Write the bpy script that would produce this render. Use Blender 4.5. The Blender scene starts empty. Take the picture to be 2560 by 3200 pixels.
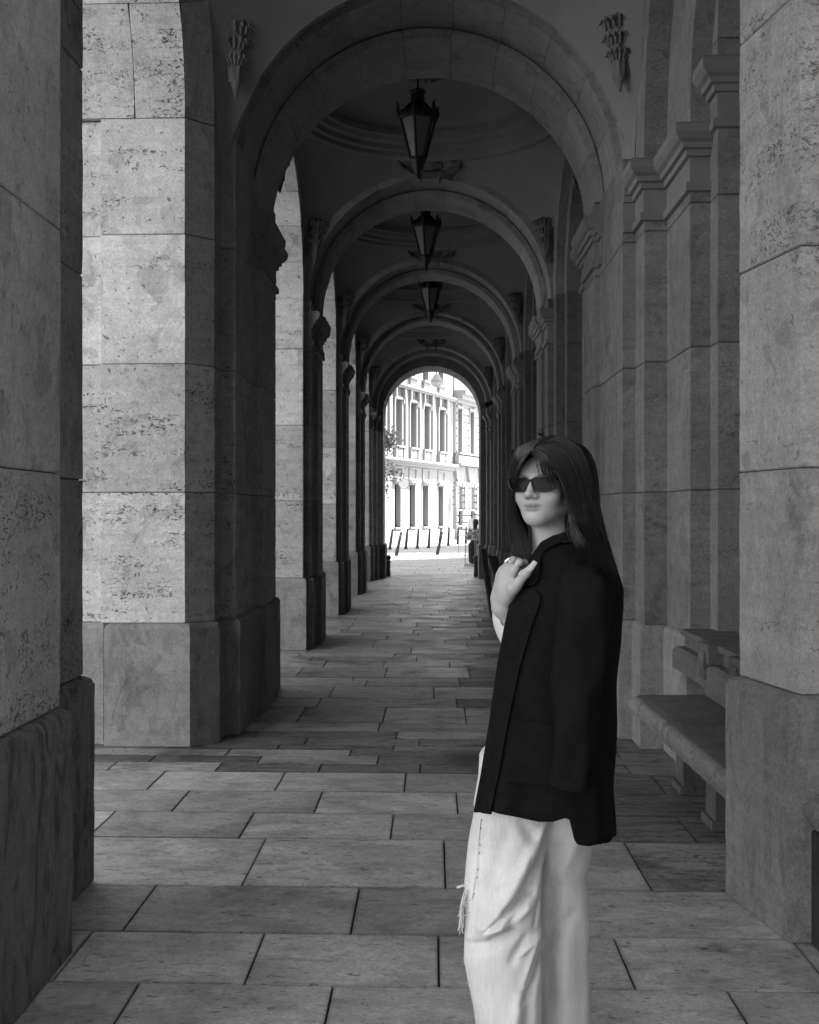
import bpy, math, random
import numpy as np
from mathutils import Vector, Matrix

random.seed(7)
rng = np.random.default_rng(11)
S = bpy.context.scene
COL = S.collection

# ------------------------------------------------------------------ camera
YAW = math.radians(2.12)
cam_d = bpy.data.cameras.new("camera")
cam_d.sensor_fit = 'VERTICAL'
cam_d.sensor_height = 36.0
cam_d.sensor_width = 28.8
cam_d.lens = 42.0
cam_d.shift_x = 0.0194
cam_d.shift_y = 0.00125
cam_d.clip_start = 0.05
cam_d.clip_end = 800
cam = bpy.data.objects.new("camera", cam_d)
cam.location = (0, 0, 1.5)
cam.rotation_euler = (math.radians(90), 0, YAW)
COL.objects.link(cam)
S.camera = cam

# ------------------------------------------------------------------ sky, sun, exposure
SUN_AZ = Vector((0.75, 0.66)).normalized()
SUN_EL = math.radians(50)
world = bpy.data.worlds.new("World")
S.world = world
world.use_nodes = True
wn = world.node_tree
wn.nodes.clear()
w_out = wn.nodes.new('ShaderNodeOutputWorld')
w_bg = wn.nodes.new('ShaderNodeBackground')
w_bg.inputs['Strength'].default_value = 0.15
w_sky = wn.nodes.new('ShaderNodeTexSky')
w_sky.sky_type = 'NISHITA'
w_sky.sun_disc = False
w_sky.sun_elevation = SUN_EL
w_sky.sun_rotation = math.atan2(SUN_AZ.x, SUN_AZ.y)
w_bw = wn.nodes.new('ShaderNodeRGBToBW')
wn.links.new(w_sky.outputs[0], w_bw.inputs[0])
wn.links.new(w_bw.outputs[0], w_bg.inputs['Color'])
wn.links.new(w_bg.outputs[0], w_out.inputs['Surface'])

sun_d = bpy.data.lights.new("sun", 'SUN')
sun_d.energy = 2.7
sun_d.angle = math.radians(0.53)
sun_d.color = (1.0, 1.0, 1.0)
sun = bpy.data.objects.new("sun", sun_d)
sdir = Vector((SUN_AZ.x*math.cos(SUN_EL), SUN_AZ.y*math.cos(SUN_EL), math.sin(SUN_EL)))
sun.rotation_euler = sdir.to_track_quat('Z', 'Y').to_euler()
sun.location = (20, 20, 40)
COL.objects.link(sun)

S.view_settings.view_transform = 'Standard'
S.view_settings.look = 'None'
S.view_settings.gamma = 1.0
S.view_settings.exposure = 2.92
S.view_settings.use_curve_mapping = False
S.render.engine = 'CYCLES'
S.cycles.max_bounces = 10
S.cycles.diffuse_bounces = 3
S.cycles.glossy_bounces = 3
S.cycles.transmission_bounces = 4
S.cycles.caustics_reflective = False
S.cycles.caustics_refractive = False
S.cycles.use_denoising = True

# ------------------------------------------------------------------ helpers
class MB:
    """collects geometry for ONE mesh"""
    def __init__(self):
        self.v = []; self.f = []
    def add(self, vs, fs):
        o = len(self.v)
        self.v += [tuple(map(float, p)) for p in vs]
        self.f += [tuple(i+o for i in f) for f in fs]
    def box(self, x0, y0, z0, x1, y1, z1, b=0.0):
        self.prism([(x0, y0), (x1, y0), (x1, y1), (x0, y1)], z0, z1, b)
    def prism(self, poly, z0, z1, b=0.0, zsub=1, jit=0.0, rnd=None):
        poly = ccw(poly); n = len(poly)
        rings = []
        if b > 0:
            pin = offset(poly, -b)
            rings.append([(x, y, z0) for x, y in pin])
        ks = max(1, zsub)
        for k in range(ks+1):
            t = k/ks
            z = (z0+b) + (z1-b-z0-b)*t
            if jit:
                rings.append([(x+rnd.uniform(-jit, jit), y+rnd.uniform(-jit, jit), z) for x, y in poly])
            else:
                rings.append([(x, y, z) for x, y in poly])
        if b > 0:
            rings.append([(x, y, z1) for x, y in pin])
        vs = [p for r in rings for p in r]
        fs = []
        for r in range(len(rings)-1):
            for i in range(n):
                j = (i+1) % n
                fs.append((r*n+i, r*n+j, (r+1)*n+j, (r+1)*n+i))
        fs.append(tuple(reversed(range(n))))
        fs.append(tuple(range((len(rings)-1)*n, len(rings)*n)))
        self.add(vs, fs)
    def rings(self, rings, closed=True, cap=True):
        n = len(rings[0]); vs = [p for r in rings for p in r]; fs = []
        m = n if closed else n-1
        for r in range(len(rings)-1):
            for i in range(m):
                j = (i+1) % n
                fs.append((r*n+i, r*n+j, (r+1)*n+j, (r+1)*n+i))
        if cap and closed:
            fs.append(tuple(reversed(range(n))))
            fs.append(tuple(range((len(rings)-1)*n, len(rings)*n)))
        self.add(vs, fs)
    def tube(self, path, r, n=8, cap=True):
        path = [Vector(p) for p in path]
        rr = r if isinstance(r, (list, tuple)) else [r]*len(path)
        up = None; rings = []
        for i, p in enumerate(path):
            t = (path[min(i+1, len(path)-1)] - path[max(i-1, 0)])
            t = t.normalized() if t.length > 1e-9 else Vector((0, 0, 1))
            if up is None:
                a = Vector((0, 0, 1)) if abs(t.z) < 0.9 else Vector((1, 0, 0))
                up = (a - t*a.dot(t)).normalized()
            else:
                up = (up - t*up.dot(t))
                up = up.normalized() if up.length > 1e-6 else Vector((1, 0, 0))
            s = t.cross(up)
            rings.append([tuple(p + (up*math.cos(2*math.pi*k/n) + s*math.sin(2*math.pi*k/n))*rr[i]) for k in range(n)])
        self.rings(rings, True, cap)
    def lathe(self, prof, c, n=24, cap=False, seg=None):
        rings = []
        for r, z in prof:
            rings.append([(c[0]+r*math.cos(2*math.pi*k/n), c[1]+r*math.sin(2*math.pi*k/n), c[2]+z) for k in range(n)])
        self.rings(rings, True, cap)
    def sweep(self, path, prof, side=1.0, closed=False):
        """plan polyline path, profile [(offset, z)]"""
        rings = []
        for d, z in prof:
            q = offset_line(path, d*side) if not closed else offset(path, d)
            rings.append([(x, y, z) for x, y in q])
        self.rings(rings, closed, False)
        if not closed:
            for e in (0, -1):
                vs = [r[e] for r in rings]
                self.add(vs, [tuple(range(len(vs)))])
    def build(self, name, mat, parent=None, smooth=False, local=False, auto=None):
        me = bpy.data.meshes.new(name)
        v = self.v
        if parent is not None and not local:
            L = root_loc(parent)
            v = [(x-L[0], y-L[1], z-L[2]) for x, y, z in v]
        me.from_pydata(v, [], self.f)
        me.validate(verbose=False)
        o = bpy.data.objects.new(name, me)
        COL.objects.link(o)
        if mat is not None:
            me.materials.append(mat)
        if parent is not None:
            o.parent = parent
        fix_normals(me)
        if smooth:
            me.polygons.foreach_set('use_smooth', [True]*len(me.polygons))
            if auto:
                me.set_sharp_from_angle(angle=math.radians(auto))
        return o

def fix_normals(me):
    import bmesh
    bm = bmesh.new(); bm.from_mesh(me)
    bmesh.ops.recalc_face_normals(bm, faces=bm.faces)
    bm.to_mesh(me); bm.free()

def root_loc(o):
    L = Vector((0, 0, 0))
    while o is not None:
        L = L + o.location
        o = o.parent
    return L

def ccw(p):
    a = sum(p[i][0]*p[(i+1) % len(p)][1] - p[(i+1) % len(p)][0]*p[i][1] for i in range(len(p)))
    return list(p) if a > 0 else list(reversed(p))

def _mitre(p0, p1, p2, d):
    def nrm(a, b):
        dx, dy = b[0]-a[0], b[1]-a[1]
        l = math.hypot(dx, dy) or 1e-9
        return (dy/l, -dx/l)
    if p0 is None: n = nrm(p1, p2); return (p1[0]+n[0]*d, p1[1]+n[1]*d)
    if p2 is None: n = nrm(p0, p1); return (p1[0]+n[0]*d, p1[1]+n[1]*d)
    a = nrm(p0, p1); b = nrm(p1, p2)
    k = 1 + a[0]*b[0] + a[1]*b[1]
    k = max(k, 0.3)
    return (p1[0]+(a[0]+b[0])*d/k, p1[1]+(a[1]+b[1])*d/k)

def offset(poly, d):
    n = len(poly)
    return [_mitre(poly[i-1], poly[i], poly[(i+1) % n], d) for i in range(n)]

def offset_line(path, d):
    n = len(path)
    return [_mitre(path[i-1] if i else None, path[i], path[i+1] if i < n-1 else None, d) for i in range(n)]

def clip(poly, ax, c, keep_less):
    out = []
    n = len(poly)
    for i in range(n):
        a, b = poly[i], poly[(i+1) % n]
        ia = (a[ax] <= c) == keep_less; ib = (b[ax] <= c) == keep_less
        if ia: out.append(a)
        if ia != ib:
            t = (c-a[ax])/(b[ax]-a[ax])
            out.append((a[0]+(b[0]-a[0])*t, a[1]+(b[1]-a[1])*t))
    return out

def tag(o, label=None, cat=None, group=None, kind=None):
    if label: o['label'] = label
    if cat: o['category'] = cat
    if group: o['group'] = group
    if kind: o['kind'] = kind
    return o

def thing(name, label, cat, loc=(0, 0, 0), rz=0.0, group=None):
    o = bpy.data.objects.new(name, None)
    o.empty_display_size = 0.1
    COL.objects.link(o)
    o.location = loc; o.rotation_euler = (0, 0, rz)
    return tag(o, label, cat, group)

def copy_tree(o, parent=None):
    c = o.copy(); COL.objects.link(c)
    if parent is not None: c.parent = parent
    for ch in list(o.children): copy_tree(ch, c)
    return c

# ------------------------------------------------------------------ materials
def new_mat(name):
    m = bpy.data.materials.new(name); m.use_nodes = True
    nt = m.node_tree
    b = nt.nodes.get('Principled BSDF')
    return m, nt, b

class NB:
    """short node builder"""
    def __init__(self, nt): self.nt = nt
    def n(self, t, **kw):
        o = self.nt.nodes.new(t)
        for k, v in kw.items(): setattr(o, k, v)
        return o
    def link(self, a, b): self.nt.links.new(a, b)
    def val(self, x, sock):
        if hasattr(x, 'is_output') or isinstance(x, bpy.types.NodeSocket): self.link(x, sock)
        else: sock.default_value = x
    def math(self, op, a, b=0.0, c=0.0, clamp=False):
        o = self.n('ShaderNodeMath', operation=op); o.use_clamp = clamp
        self.val(a, o.inputs[0]); self.val(b, o.inputs[1])
        if op in ('MULTIPLY_ADD',): self.val(c, o.inputs[2])
        return o.outputs[0]
    def noise(self, vec, scale, detail=4.0, rough=0.55, dist=0.0):
        o = self.n('ShaderNodeTexNoise')
        o.inputs['Scale'].default_value = scale; o.inputs['Detail'].default_value = detail
        o.inputs['Roughness'].default_value = rough; o.inputs['Distortion'].default_value = dist
        self.link(vec, o.inputs['Vector']); return o.outputs['Fac']
    def step(self, x, a, b, lo=0.0, hi=1.0):
        o = self.n('ShaderNodeMapRange'); o.interpolation_type = 'SMOOTHSTEP'; o.clamp = True
        self.val(x, o.inputs[0]); self.val(a, o.inputs[1]); self.val(b, o.inputs[2])
        self.val(lo, o.inputs[3]); self.val(hi, o.inputs[4])
        return o.outputs[0]
    def scale(self, vec, s):
        o = self.n('ShaderNodeVectorMath', operation='MULTIPLY')
        self.link(vec, o.inputs[0]); o.inputs[1].default_value = s
        return o.outputs[0]
    def vadd(self, a, b):
        o = self.n('ShaderNodeVectorMath', operation='ADD')
        self.link(a, o.inputs[0]); self.link(b, o.inputs[1]); return o.outputs[0]
    def rnd(self): return self.n('ShaderNodeObjectInfo').outputs['Random']
    def pos(self): return self.n('ShaderNodeNewGeometry').outputs['Position']
    def grey(self, v):
        o = self.n('ShaderNodeCombineColor')
        for i in range(3): self.link(v, o.inputs[i])
        return o.outputs[0]
    def bump(self, h, strength, dist=0.01):
        o = self.n('ShaderNodeBump'); o.inputs['Strength'].default_value = strength
        o.inputs['Distance'].default_value = dist
        self.link(h, o.inputs['Height']); return o.outputs[0]

def plain(name, g, rough=0.6, metal=0.0, var=0.0, vscale=8.0, bump=0.0, bscale=60.0, spec=0.5, coat=0.0):
    m, nt, b = new_mat(name); k = NB(nt)
    b.inputs['Roughness'].default_value = rough
    b.inputs['Metallic'].default_value = metal
    b.inputs['Specular IOR Level'].default_value = spec
    b.inputs['Coat Weight'].default_value = coat
    if var > 0:
        f = k.noise(k.pos(), vscale, 5)
        f = k.step(f, 0.3, 0.7, g*(1-var), g*(1+var))
        k.link(k.grey(f), b.inputs['Base Color'])
    else:
        b.inputs['Base Color'].default_value = (g, g, g, 1)
    if bump > 0:
        k.link(k.bump(k.noise(k.pos(), bscale, 3), bump, 0.004), b.inputs['Normal'])
    return m

def travertine(name, base=0.42, pit=1.0, rough_grain=0.35, streak=0.0, blockvar=0.18):
    m, nt, b = new_mat(name); k = NB(nt)
    b.inputs['Roughness'].default_value = 0.85
    b.inputs['Specular IOR Level'].default_value = 0.25
    r = k.rnd()
    offv = k.n('ShaderNodeCombineXYZ')
    for i, mul in enumerate((37.0, 53.0, 71.0)): k.link(k.math('MULTIPLY', r, mul), offv.inputs[i])
    p = k.vadd(k.pos(), offv.outputs[0])
    # soft clouds, bedding layers, grain
    cloud = k.noise(p, 1.6, 6, 0.6)
    fine = k.noise(p, 14, 6, 0.65)
    bed = k.noise(k.scale(p, (0.55, 0.55, 9.0)), 2.4, 5, 0.62, 0.4)
    grain = k.noise(p, 170, 2, 0.7)
    mot = k.noise(p, 60, 4, 0.75)
    v = k.math('MULTIPLY', k.step(cloud, 0.30, 0.70, 0.84, 1.10), k.step(fine, 0.30, 0.70, 0.88, 1.08))
    v = k.math('MULTIPLY', v, k.step(bed, 0.3, 0.7, 0.93, 1.05))
    v = k.math('MULTIPLY', v, k.step(mot, 0.32, 0.68, 0.84, 1.10))
    v = k.math('MULTIPLY', v, k.step(grain, 0.25, 0.75, 0.80, 1.14))
    # patches where the stone was filled, and old dirt
    patch = k.noise(p, 3.3, 3, 0.5, 0.6)
    v = k.math('MULTIPLY', v, k.step(patch, 0.63, 0.645, 1.0, 0.80))
    smear = k.noise(k.scale(p, (1.0, 1.0, .7)), 2.9, 9, 0.72, 0.8)
    v = k.math('MULTIPLY', v, k.step(smear, 0.54, 0.71, 1.0, 0.60))
    # per block value
    r2 = k.math('FRACT', k.math('MULTIPLY', r, 17.31))
    v = k.math('MULTIPLY', v, k.step(r2, 0.0, 1.0, 1-blockvar*.8, 1+blockvar*0.6))
    # pits: thin bands along the bedding, dense in some blocks and sparse in others
    r3 = k.math('FRACT', k.math('MULTIPLY', r, 91.7))
    dens = k.step(r3, 0.0, 1.0, 0.60, 0.40)
    band = k.noise(k.scale(p, (0.8, 0.8, 6.5)), 1.9, 4, 0.6, 0.5)
    blot = k.noise(p, 4.0, 4, 0.65)
    cl = k.math('MULTIPLY', k.step(band, dens, k.math('ADD', dens, 0.12)), k.step(blot, 0.36, 0.56))
    small = k.step(k.noise(k.scale(p, (1.0, 1.0, 1.8)), 44, 3, 0.62, 0.7), 0.545, 0.60)
    big = k.step(k.noise(k.scale(p, (0.85, 0.85, 1.7)), 17, 4, 0.7, 1.0), 0.60, 0.65)
    lone = k.step(k.noise(p, 27, 3, 0.6, 0.8), 0.635, 0.69)
    pits = k.math('MAXIMUM', k.math('MULTIPLY', small, cl), k.math('MULTIPLY', big, cl))
    pits = k.math('MAXIMUM', pits, k.math('MULTIPLY', lone, 0.75))
    pits = k.math('MULTIPLY', pits, pit, clamp=True)
    v = k.math('MULTIPLY', v, k.step(pits, 0.0, 1.0, 1.0, 0.20))
    if streak > 0:
        s = k.noise(k.scale(p, (3.4, 3.4, 1.1)), 2.6, 7, 0.68, 1.6)
        v = k.math('MULTIPLY', v, k.step(s, 0.45, 0.66, 1.0, 1-streak))
    v = k.math('MULTIPLY', v, base)
    k.link(k.grey(v), b.inputs['Base Color'])
    h = k.math('SUBTRACT', k.math('MULTIPLY', grain, rough_grain), k.math('MULTIPLY', pits, 1.4))
    h = k.math('ADD', h, k.math('MULTIPLY', fine, 0.7))
    k.link(k.bump(h, 0.55, 0.006), b.inputs['Normal'])
    return m

def paving(name, base=0.30, stain=0.3, wear=0.0, stretch=5.5):
    m, nt, b = new_mat(name); k = NB(nt)
    b.inputs['Specular IOR Level'].default_value = 0.35
    r = k.rnd()
    offv = k.n('ShaderNodeCombineXYZ')
    for i, mul in enumerate((41.0, 23.0, 5.0)): k.link(k.math('MULTIPLY', r, mul), offv.inputs[i])
    p0 = k.pos(); p = k.vadd(p0, offv.outputs[0])
    cloud = k.noise(p, 2.1, 7, 0.62, 0.3)
    fine = k.noise(p, 22, 6, 0.7)
    grain = k.noise(p, 210, 2, 0.7)
    bed = k.noise(k.scale(p, (1.1, stretch, 1)), 3.4, 7, 0.7, 0.6)
    v = k.math('MULTIPLY', k.step(cloud, 0.30, 0.70, 0.78, 1.16), k.step(fine, 0.25, 0.75, 0.86, 1.12))
    v = k.math('MULTIPLY', v, k.step(grain, 0.25, 0.75, 0.86, 1.11))
    mot = k.noise(p, 60, 4, 0.75)
    v = k.math('MULTIPLY', v, k.step(mot, 0.32, 0.68, 0.84, 1.10))
    v = k.math('MULTIPLY', v, k.step(bed, 0.40, 0.70, 1.05, 1-stain))
    r2 = k.math('FRACT', k.math('MULTIPLY', r, 29.7))
    v = k.math('MULTIPLY', v, k.step(r2, 0, 1, 0.78, 1.16))
    # dirt walked in, larger than the stones
    dirt = k.noise(p0, 1.1, 6, 0.66, 0.5)
    v = k.math('MULTIPLY', v, k.step(dirt, 0.50, 0.68, 1.0, 1-stain*1.1))
    # holes and dark streaks of the bedding
    hole = k.step(k.noise(k.scale(p, (1.0, 2.6, 1)), 17, 4, 0.65, 0.5), 0.64-wear*0.10, 0.72-wear*0.08)
    v = k.math('MULTIPLY', v, k.step(hole, 0, 1, 1.0, 0.42))
    # chewing gum spots
    vo = k.n('ShaderNodeTexVoronoi'); vo.inputs['Scale'].default_value = 2.6
    k.link(p0, vo.inputs['Vector'])
    sep = k.n('ShaderNodeSeparateColor'); k.link(vo.outputs['Color'], sep.inputs[0])
    rad = k.step(sep.outputs[0], 0.35, 1.0, 0.0, 0.085)
    spot = k.math('LESS_THAN', k.math('ADD', vo.outputs['Distance'], k.math('MULTIPLY', fine, 0.03)), rad)
    v = k.math('MULTIPLY', v, k.step(spot, 0, 1, 1.0, 0.55))
    scuff = k.noise(p0, 6.5, 8, 0.75, 1.0)
    v = k.math('MULTIPLY', v, k.step(scuff, 0.57, 0.70, 1.0, 1-stain*1.3))
    # dirt gathered along the edges of each slab
    ge = k.n('ShaderNodeSeparateXYZ'); k.link(k.n('ShaderNodeTexCoord').outputs['Generated'], ge.inputs[0])
    def edge(s, w): return k.math('DIVIDE', k.math('MINIMUM', s, k.math('SUBTRACT', 1.0, s)), w)
    ed = k.math('MINIMUM', edge(ge.outputs[0], 0.020), edge(ge.outputs[1], 0.032))
    ed = k.math('ADD', ed, k.math('MULTIPLY', k.math('SUBTRACT', k.noise(p0, 16, 5, 0.7), 0.5), 1.8))
    v = k.math('MULTIPLY', v, k.step(ed, 0.0, 1.0, 0.76, 1.0))
    # small dark pits everywhere
    pk = k.step(k.noise(k.scale(p, (1.0, 1.7, 1)), 33, 3, 0.62, 0.6), 0.615, 0.68)
    v = k.math('MULTIPLY', v, k.step(pk, 0, 1, 1.0, 0.60))
    v = k.math('MULTIPLY', v, base)
    k.link(k.grey(v), b.inputs['Base Color'])
    k.link(k.step(cloud, 0.3, 0.7, 0.36, 0.66), b.inputs['Roughness'])
    h = k.math('SUBTRACT', k.math('MULTIPLY', fine, 0.8), k.math('MULTIPLY', hole, 1.0))
    h = k.math('ADD', h, k.math('MULTIPLY', grain, 0.15))
    k.link(k.bump(h, 0.35, 0.005), b.inputs['Normal'])
    return m

M = {}
M['trav'] = travertine('travertine', 0.55, 1.0)
M['trav_dark'] = travertine('weathered_travertine', 0.63, 0.8)
M['grimy_shade'] = travertine('shaded_sooty_travertine', 0.31, 0.8, 0.35, 0.12)  # darker travertine: some soot, plus the shade of the inner faces painted in
M['plinth_in'] = travertine('shaded_sooty_limestone', 0.22, 0.2, 0.6, 0.25, 0.06)  # darker plinth stone: soot and the shade of inner faces in one colour
M['plinth'] = travertine('plinth_limestone', 0.30, 0.22, 0.6, 0.20, 0.10)
M['plinth_dark'] = travertine('grimy_limestone', 0.19, 0.3, 0.6, 0.58, 0.05)
M['stone_r1'] = travertine('grainy_stone', 0.45, 0.7, 1.0, 0.10, 0.06)
M['stone_r2'] = travertine('shaded_dressed_stone', 0.15, 0.3, 0.5, 0.08, 0.06)  # darker copy of the dressed stone, niche shade put into its colour
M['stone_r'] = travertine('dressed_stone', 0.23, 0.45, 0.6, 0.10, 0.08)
M['mortar'] = plain('mortar', 0.08, 0.95)
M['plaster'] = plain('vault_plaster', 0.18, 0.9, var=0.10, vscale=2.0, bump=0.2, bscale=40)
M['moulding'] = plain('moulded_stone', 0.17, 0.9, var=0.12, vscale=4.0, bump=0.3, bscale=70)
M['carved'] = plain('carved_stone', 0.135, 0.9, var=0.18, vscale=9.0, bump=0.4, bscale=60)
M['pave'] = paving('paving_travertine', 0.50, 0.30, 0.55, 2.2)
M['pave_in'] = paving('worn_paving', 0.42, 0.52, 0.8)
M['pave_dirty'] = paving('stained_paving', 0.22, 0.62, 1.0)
M['joint'] = plain('joint_sand', 0.05, 0.95)
# ------------------------------------------------------------------ ground
g = MB(); g.add([(-160, -80, -0.03), (160, -80, -0.03), (160, 260, -0.03), (-160, 260, -0.03)], [(0, 1, 2, 3)])
M['street'] = plain('street_paving', 0.36, 0.8, var=0.12, vscale=0.7, bump=0.2, bscale=12)
tag(g.build('ground', M['street']), kind='structure')

# paved floor of the arcade: every stone its own part
floor = bpy.data.objects.new('pavement', None); COL.objects.link(floor); tag(floor, kind='structure')
jb = MB(); jb.add([(-3.6, 0.2, -0.014), (2.6, 0.2, -0.014), (2.6, 29.4, -0.014), (-3.6, 29.4, -0.014)], [(0, 1, 2, 3)])
jb.build('bedding', M['joint'], floor)
rows = [1.0, 1.5, 2.0, 2.5, 2.92, 3.35, 3.79, 4.25, 4.78, 5.49, 5.96, 6.43, 6.90, 7.14, 7.37, 7.55, 7.71, 7.94, 8.2, 8.53, 9.22, 9.68, 10.33, 10.67, 10.90, 11.60, 12.07, 12.5, 12.76]
rr = random.Random(5)
while rows[-1] < 29.0:
    rows.append(rows[-1] + rr.choice([0.25, 0.32, 0.42, 0.5, 0.62, 0.38]))
rows[-1] = 29.2
fixed = {3.35: (0.30, 0.62), 3.79: (0.016, 0.62), 4.25: (-0.297, 0.82), 4.78: (0.046, 0.82), 5.49: (-0.20, 0.70), 5.96: (0.12, 0.72), 6.43: (-0.16, 0.70)}
stones = []
for i in range(len(rows)-1):
    y0, y1 = rows[i], rows[i+1]
    x_ref, w = fixed.get(y0, (rr.uniform(-0.6, 0.6), rr.choice([0.62, 0.7, 0.82, 0.95, 1.05])))
    xs = [x_ref]
    while xs[-1] < 1.7: xs.append(xs[-1] + w*rr.uniform(0.93, 1.07) if y0 not in fixed else xs[-1]+w)
    left = [x_ref]
    lim = -3.2 if y0 > 4.3 else -2.6
    while left[-1] > lim: left.append(left[-1] - (w*rr.uniform(0.93, 1.07) if y0 not in fixed else w))
    xs = sorted(set(left + xs))
    for a, b2 in zip(xs[:-1], xs[1:]):
        stones.append((a, b2, y0, y1))
stones.sort(key=lambda s: (s[2] + (4.0 if (s[0]+s[1])/2 < -1.9 or (s[0]+s[1])/2 > 1.5 else 0)))
far_st = MB()
for i, (xa, xb, ya, yb) in enumerate(stones):
    gsp = 0.0040
    if i < 290:
        mb = MB()
        dz = rr.uniform(-0.0018, 0.0018)
        mb.box(xa+gsp, ya+gsp, -0.05, xb-gsp, yb-gsp, dz, 0.0010)
        mt = M['pave']
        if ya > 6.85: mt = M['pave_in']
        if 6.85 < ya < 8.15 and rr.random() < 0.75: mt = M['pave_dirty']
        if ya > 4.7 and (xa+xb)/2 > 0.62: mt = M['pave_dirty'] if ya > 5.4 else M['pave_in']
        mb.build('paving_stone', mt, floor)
    else:
        dz = rr.uniform(-0.002, 0.002)
        far_st.box(xa+gsp, ya+gsp, -0.05, xb-gsp, yb-gsp, dz, 0.003)
o = far_st.build('far_paving_stones', M['pave_in'], floor); o['kind'] = 'stuff'

# pavement beyond the end arch
def paver_field(name, x0, x1, y0, y1, seed, mat):
    rs = random.Random(seed); mb = MB()
    y = y0
    while y < y1:
        d = rs.choice([0.35, 0.5, 0.6])
        x = x0 + rs.uniform(-0.8, 0)
        while x < x1:
            w = rs.uniform(0.6, 1.0)
            mb.box(x+.006, y+.006, -0.05, x+w-.006, y+d-.006, rs.uniform(-.004, .002), 0.004)
            x += w
        y += d
    b_ = MB(); b_.add([(x0-1, y0, -0.018), (x1+1, y0, -0.018), (x1+1, y1, -0.018), (x0-1, y1, -0.018)], [(0, 1, 2, 3)])
    return mb
M['street_slab'] = paving('street_slab', 0.38, 0.20, 0.0)
tag(paver_field('street_paving', -7, 6, 29.2, 47, 3, None).build('street_paving', M['street_slab']), kind='stuff')
tag(paver_field('plaza_paving', -12, -3.9, 1, 29, 4, None).build('plaza_paving', M['street_slab']), kind='stuff')

# ------------------------------------------------------------------ arcade
LEV = [0.0, 0.79, 1.635, 2.465, 3.30, 3.86]
SPR = 3.85           # springing height
XC = -0.05           # axis of the arcade
R_RIB, R_WIDE = 1.265, 1.335
T = {2: 9.45, 3: 13.9, 4: 18.32, 5: 22.74, 6: 27.16}
PILLAR_GROUP_L = 'stone piers of the open side'
PILLAR_GROUP_R = 'stone piers of the wall side'

def courses(root, poly, plinth_poly, lev, mat, pm, splits=None, zsub=1, jit=0.0, seed=0, core_top=None, plinth_top=None, inner=None, inner_y=None):
    """a pier: plinth, one block per course (some split), recessed mortar core"""
    rnd = random.Random(seed)
    core = MB(); core.prism(offset(ccw(poly), -0.012), 0.02, lev[-1]-0.01)
    core.build('mortar_core', M['mortar'], root)
    pt = lev[1] if plinth_top is None else plinth_top
    mb = MB(); mb.prism(plinth_poly, 0.0, pt-0.03, 0.004, zsub, jit, rnd)
    pp = ccw(plinth_poly)
    mb.rings([[(x, y, pt-0.03) for x, y in offset(pp, -0.004)], [(x, y, pt-0.012) for x, y in offset(pp, -0.010)], [(x, y, pt) for x, y in offset(pp, -0.032)]], True, True)
    pl_ = mb.build('plinth', pm, root)
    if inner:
        pl_.data.materials.append(M['plinth_in'])  # inner plinth faces get the stone with shade painted in
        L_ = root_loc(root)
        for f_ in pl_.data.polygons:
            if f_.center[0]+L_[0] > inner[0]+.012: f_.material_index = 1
    zs = [pt] + list(lev[2:])
    for i in range(len(zs)-1):
        polys = [ccw(poly)]
        for ax, c in ([(0, inner[0])] if inner else []) + ([(1, inner_y[0])] if inner_y else []) + list((splits or {}).get(i, [])):
            nxt = []
            for q in polys:
                a, b_ = clip(q, ax, c-0.002, True), clip(q, ax, c+0.002, False)
                nxt += [z for z in (a, b_) if len(z) > 2]
            polys = nxt
        for q in polys:
            mb = MB(); mb.prism(q, zs[i]+0.002, zs[i+1]-0.002, 0.005, zsub, jit, rnd)
            cx_ = sum(p[0] for p in q)/len(q)
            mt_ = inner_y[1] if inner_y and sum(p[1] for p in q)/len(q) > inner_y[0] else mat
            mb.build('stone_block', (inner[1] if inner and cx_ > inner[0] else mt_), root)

CORN = [(0.0, 3.36), (0.030, 3.365), (0.036, 3.39), (0.030, 3.415), (0.004, 3.42), (0.004, 3.56), (0.030, 3.565), (0.034, 3.60), (0.060, 3.605), (0.066, 3.635), (0.095, 3.65), (0.122, 3.68), (0.126, 3.725), (0.110, 3.74), (0.0, 3.745)]
def cornice(root, path, side=1.0, name='capital', k=0.74, up=0.0):
    mb = MB(); mb.sweep(path, [(d*k+0.001, z+up) for d, z in CORN], side)
    return mb.build(name, M['moulding'], root)

def left_poly(t, e=0.0):
    return [(-2.4-e, t-.80-e), (-2.15, t-.80-e), (-2.15, t-.85-e), (-1.43+e, t-.85-e), (-1.43+e, t-.70-e), (-1.36+e, t-.70-e), (-1.36+e, t-.28-e), (-1.325+e, t-.28-e),
            (-1.325+e, t+.28+e), (-1.36+e, t+.28+e), (-1.36+e, t+.70+e), (-1.43+e, t+.70+e), (-1.43+e, t+.85+e), (-2.4-e, t+.85+e)]
def left_cap_path(t):
    return [(-1.36, t-.70), (-1.36, t-.28), (-1.325, t-.28), (-1.325, t+.28), (-1.36, t+.28), (-1.36, t+.70)]

lab_l = {3: 'stone pier behind the large nearest bright pier, brick plinth pale, ALEX scratched on its lit face',
         4: 'third pier along the open left side, seen as a narrow bright strip',
         5: 'fourth pier along the open left side, thin bright sliver before the end arch'}
lab_l[3] = 'travertine pier with ALEX scratched on its lit face, second of the bright left faces'
for k_, t in [(3, T[3]), (4, T[4]), (5, T[5])]:
    root = thing('stone_pier', lab_l[k_], 'pier', (-1.8, t, 0), group=PILLAR_GROUP_L)
    courses(root, left_poly(t), left_poly(t, 0.035), LEV, M['trav'], M['plinth'], seed=k_, inner=(-1.435, M['grimy_shade']))
    cornice(root, left_cap_path(t))

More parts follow.
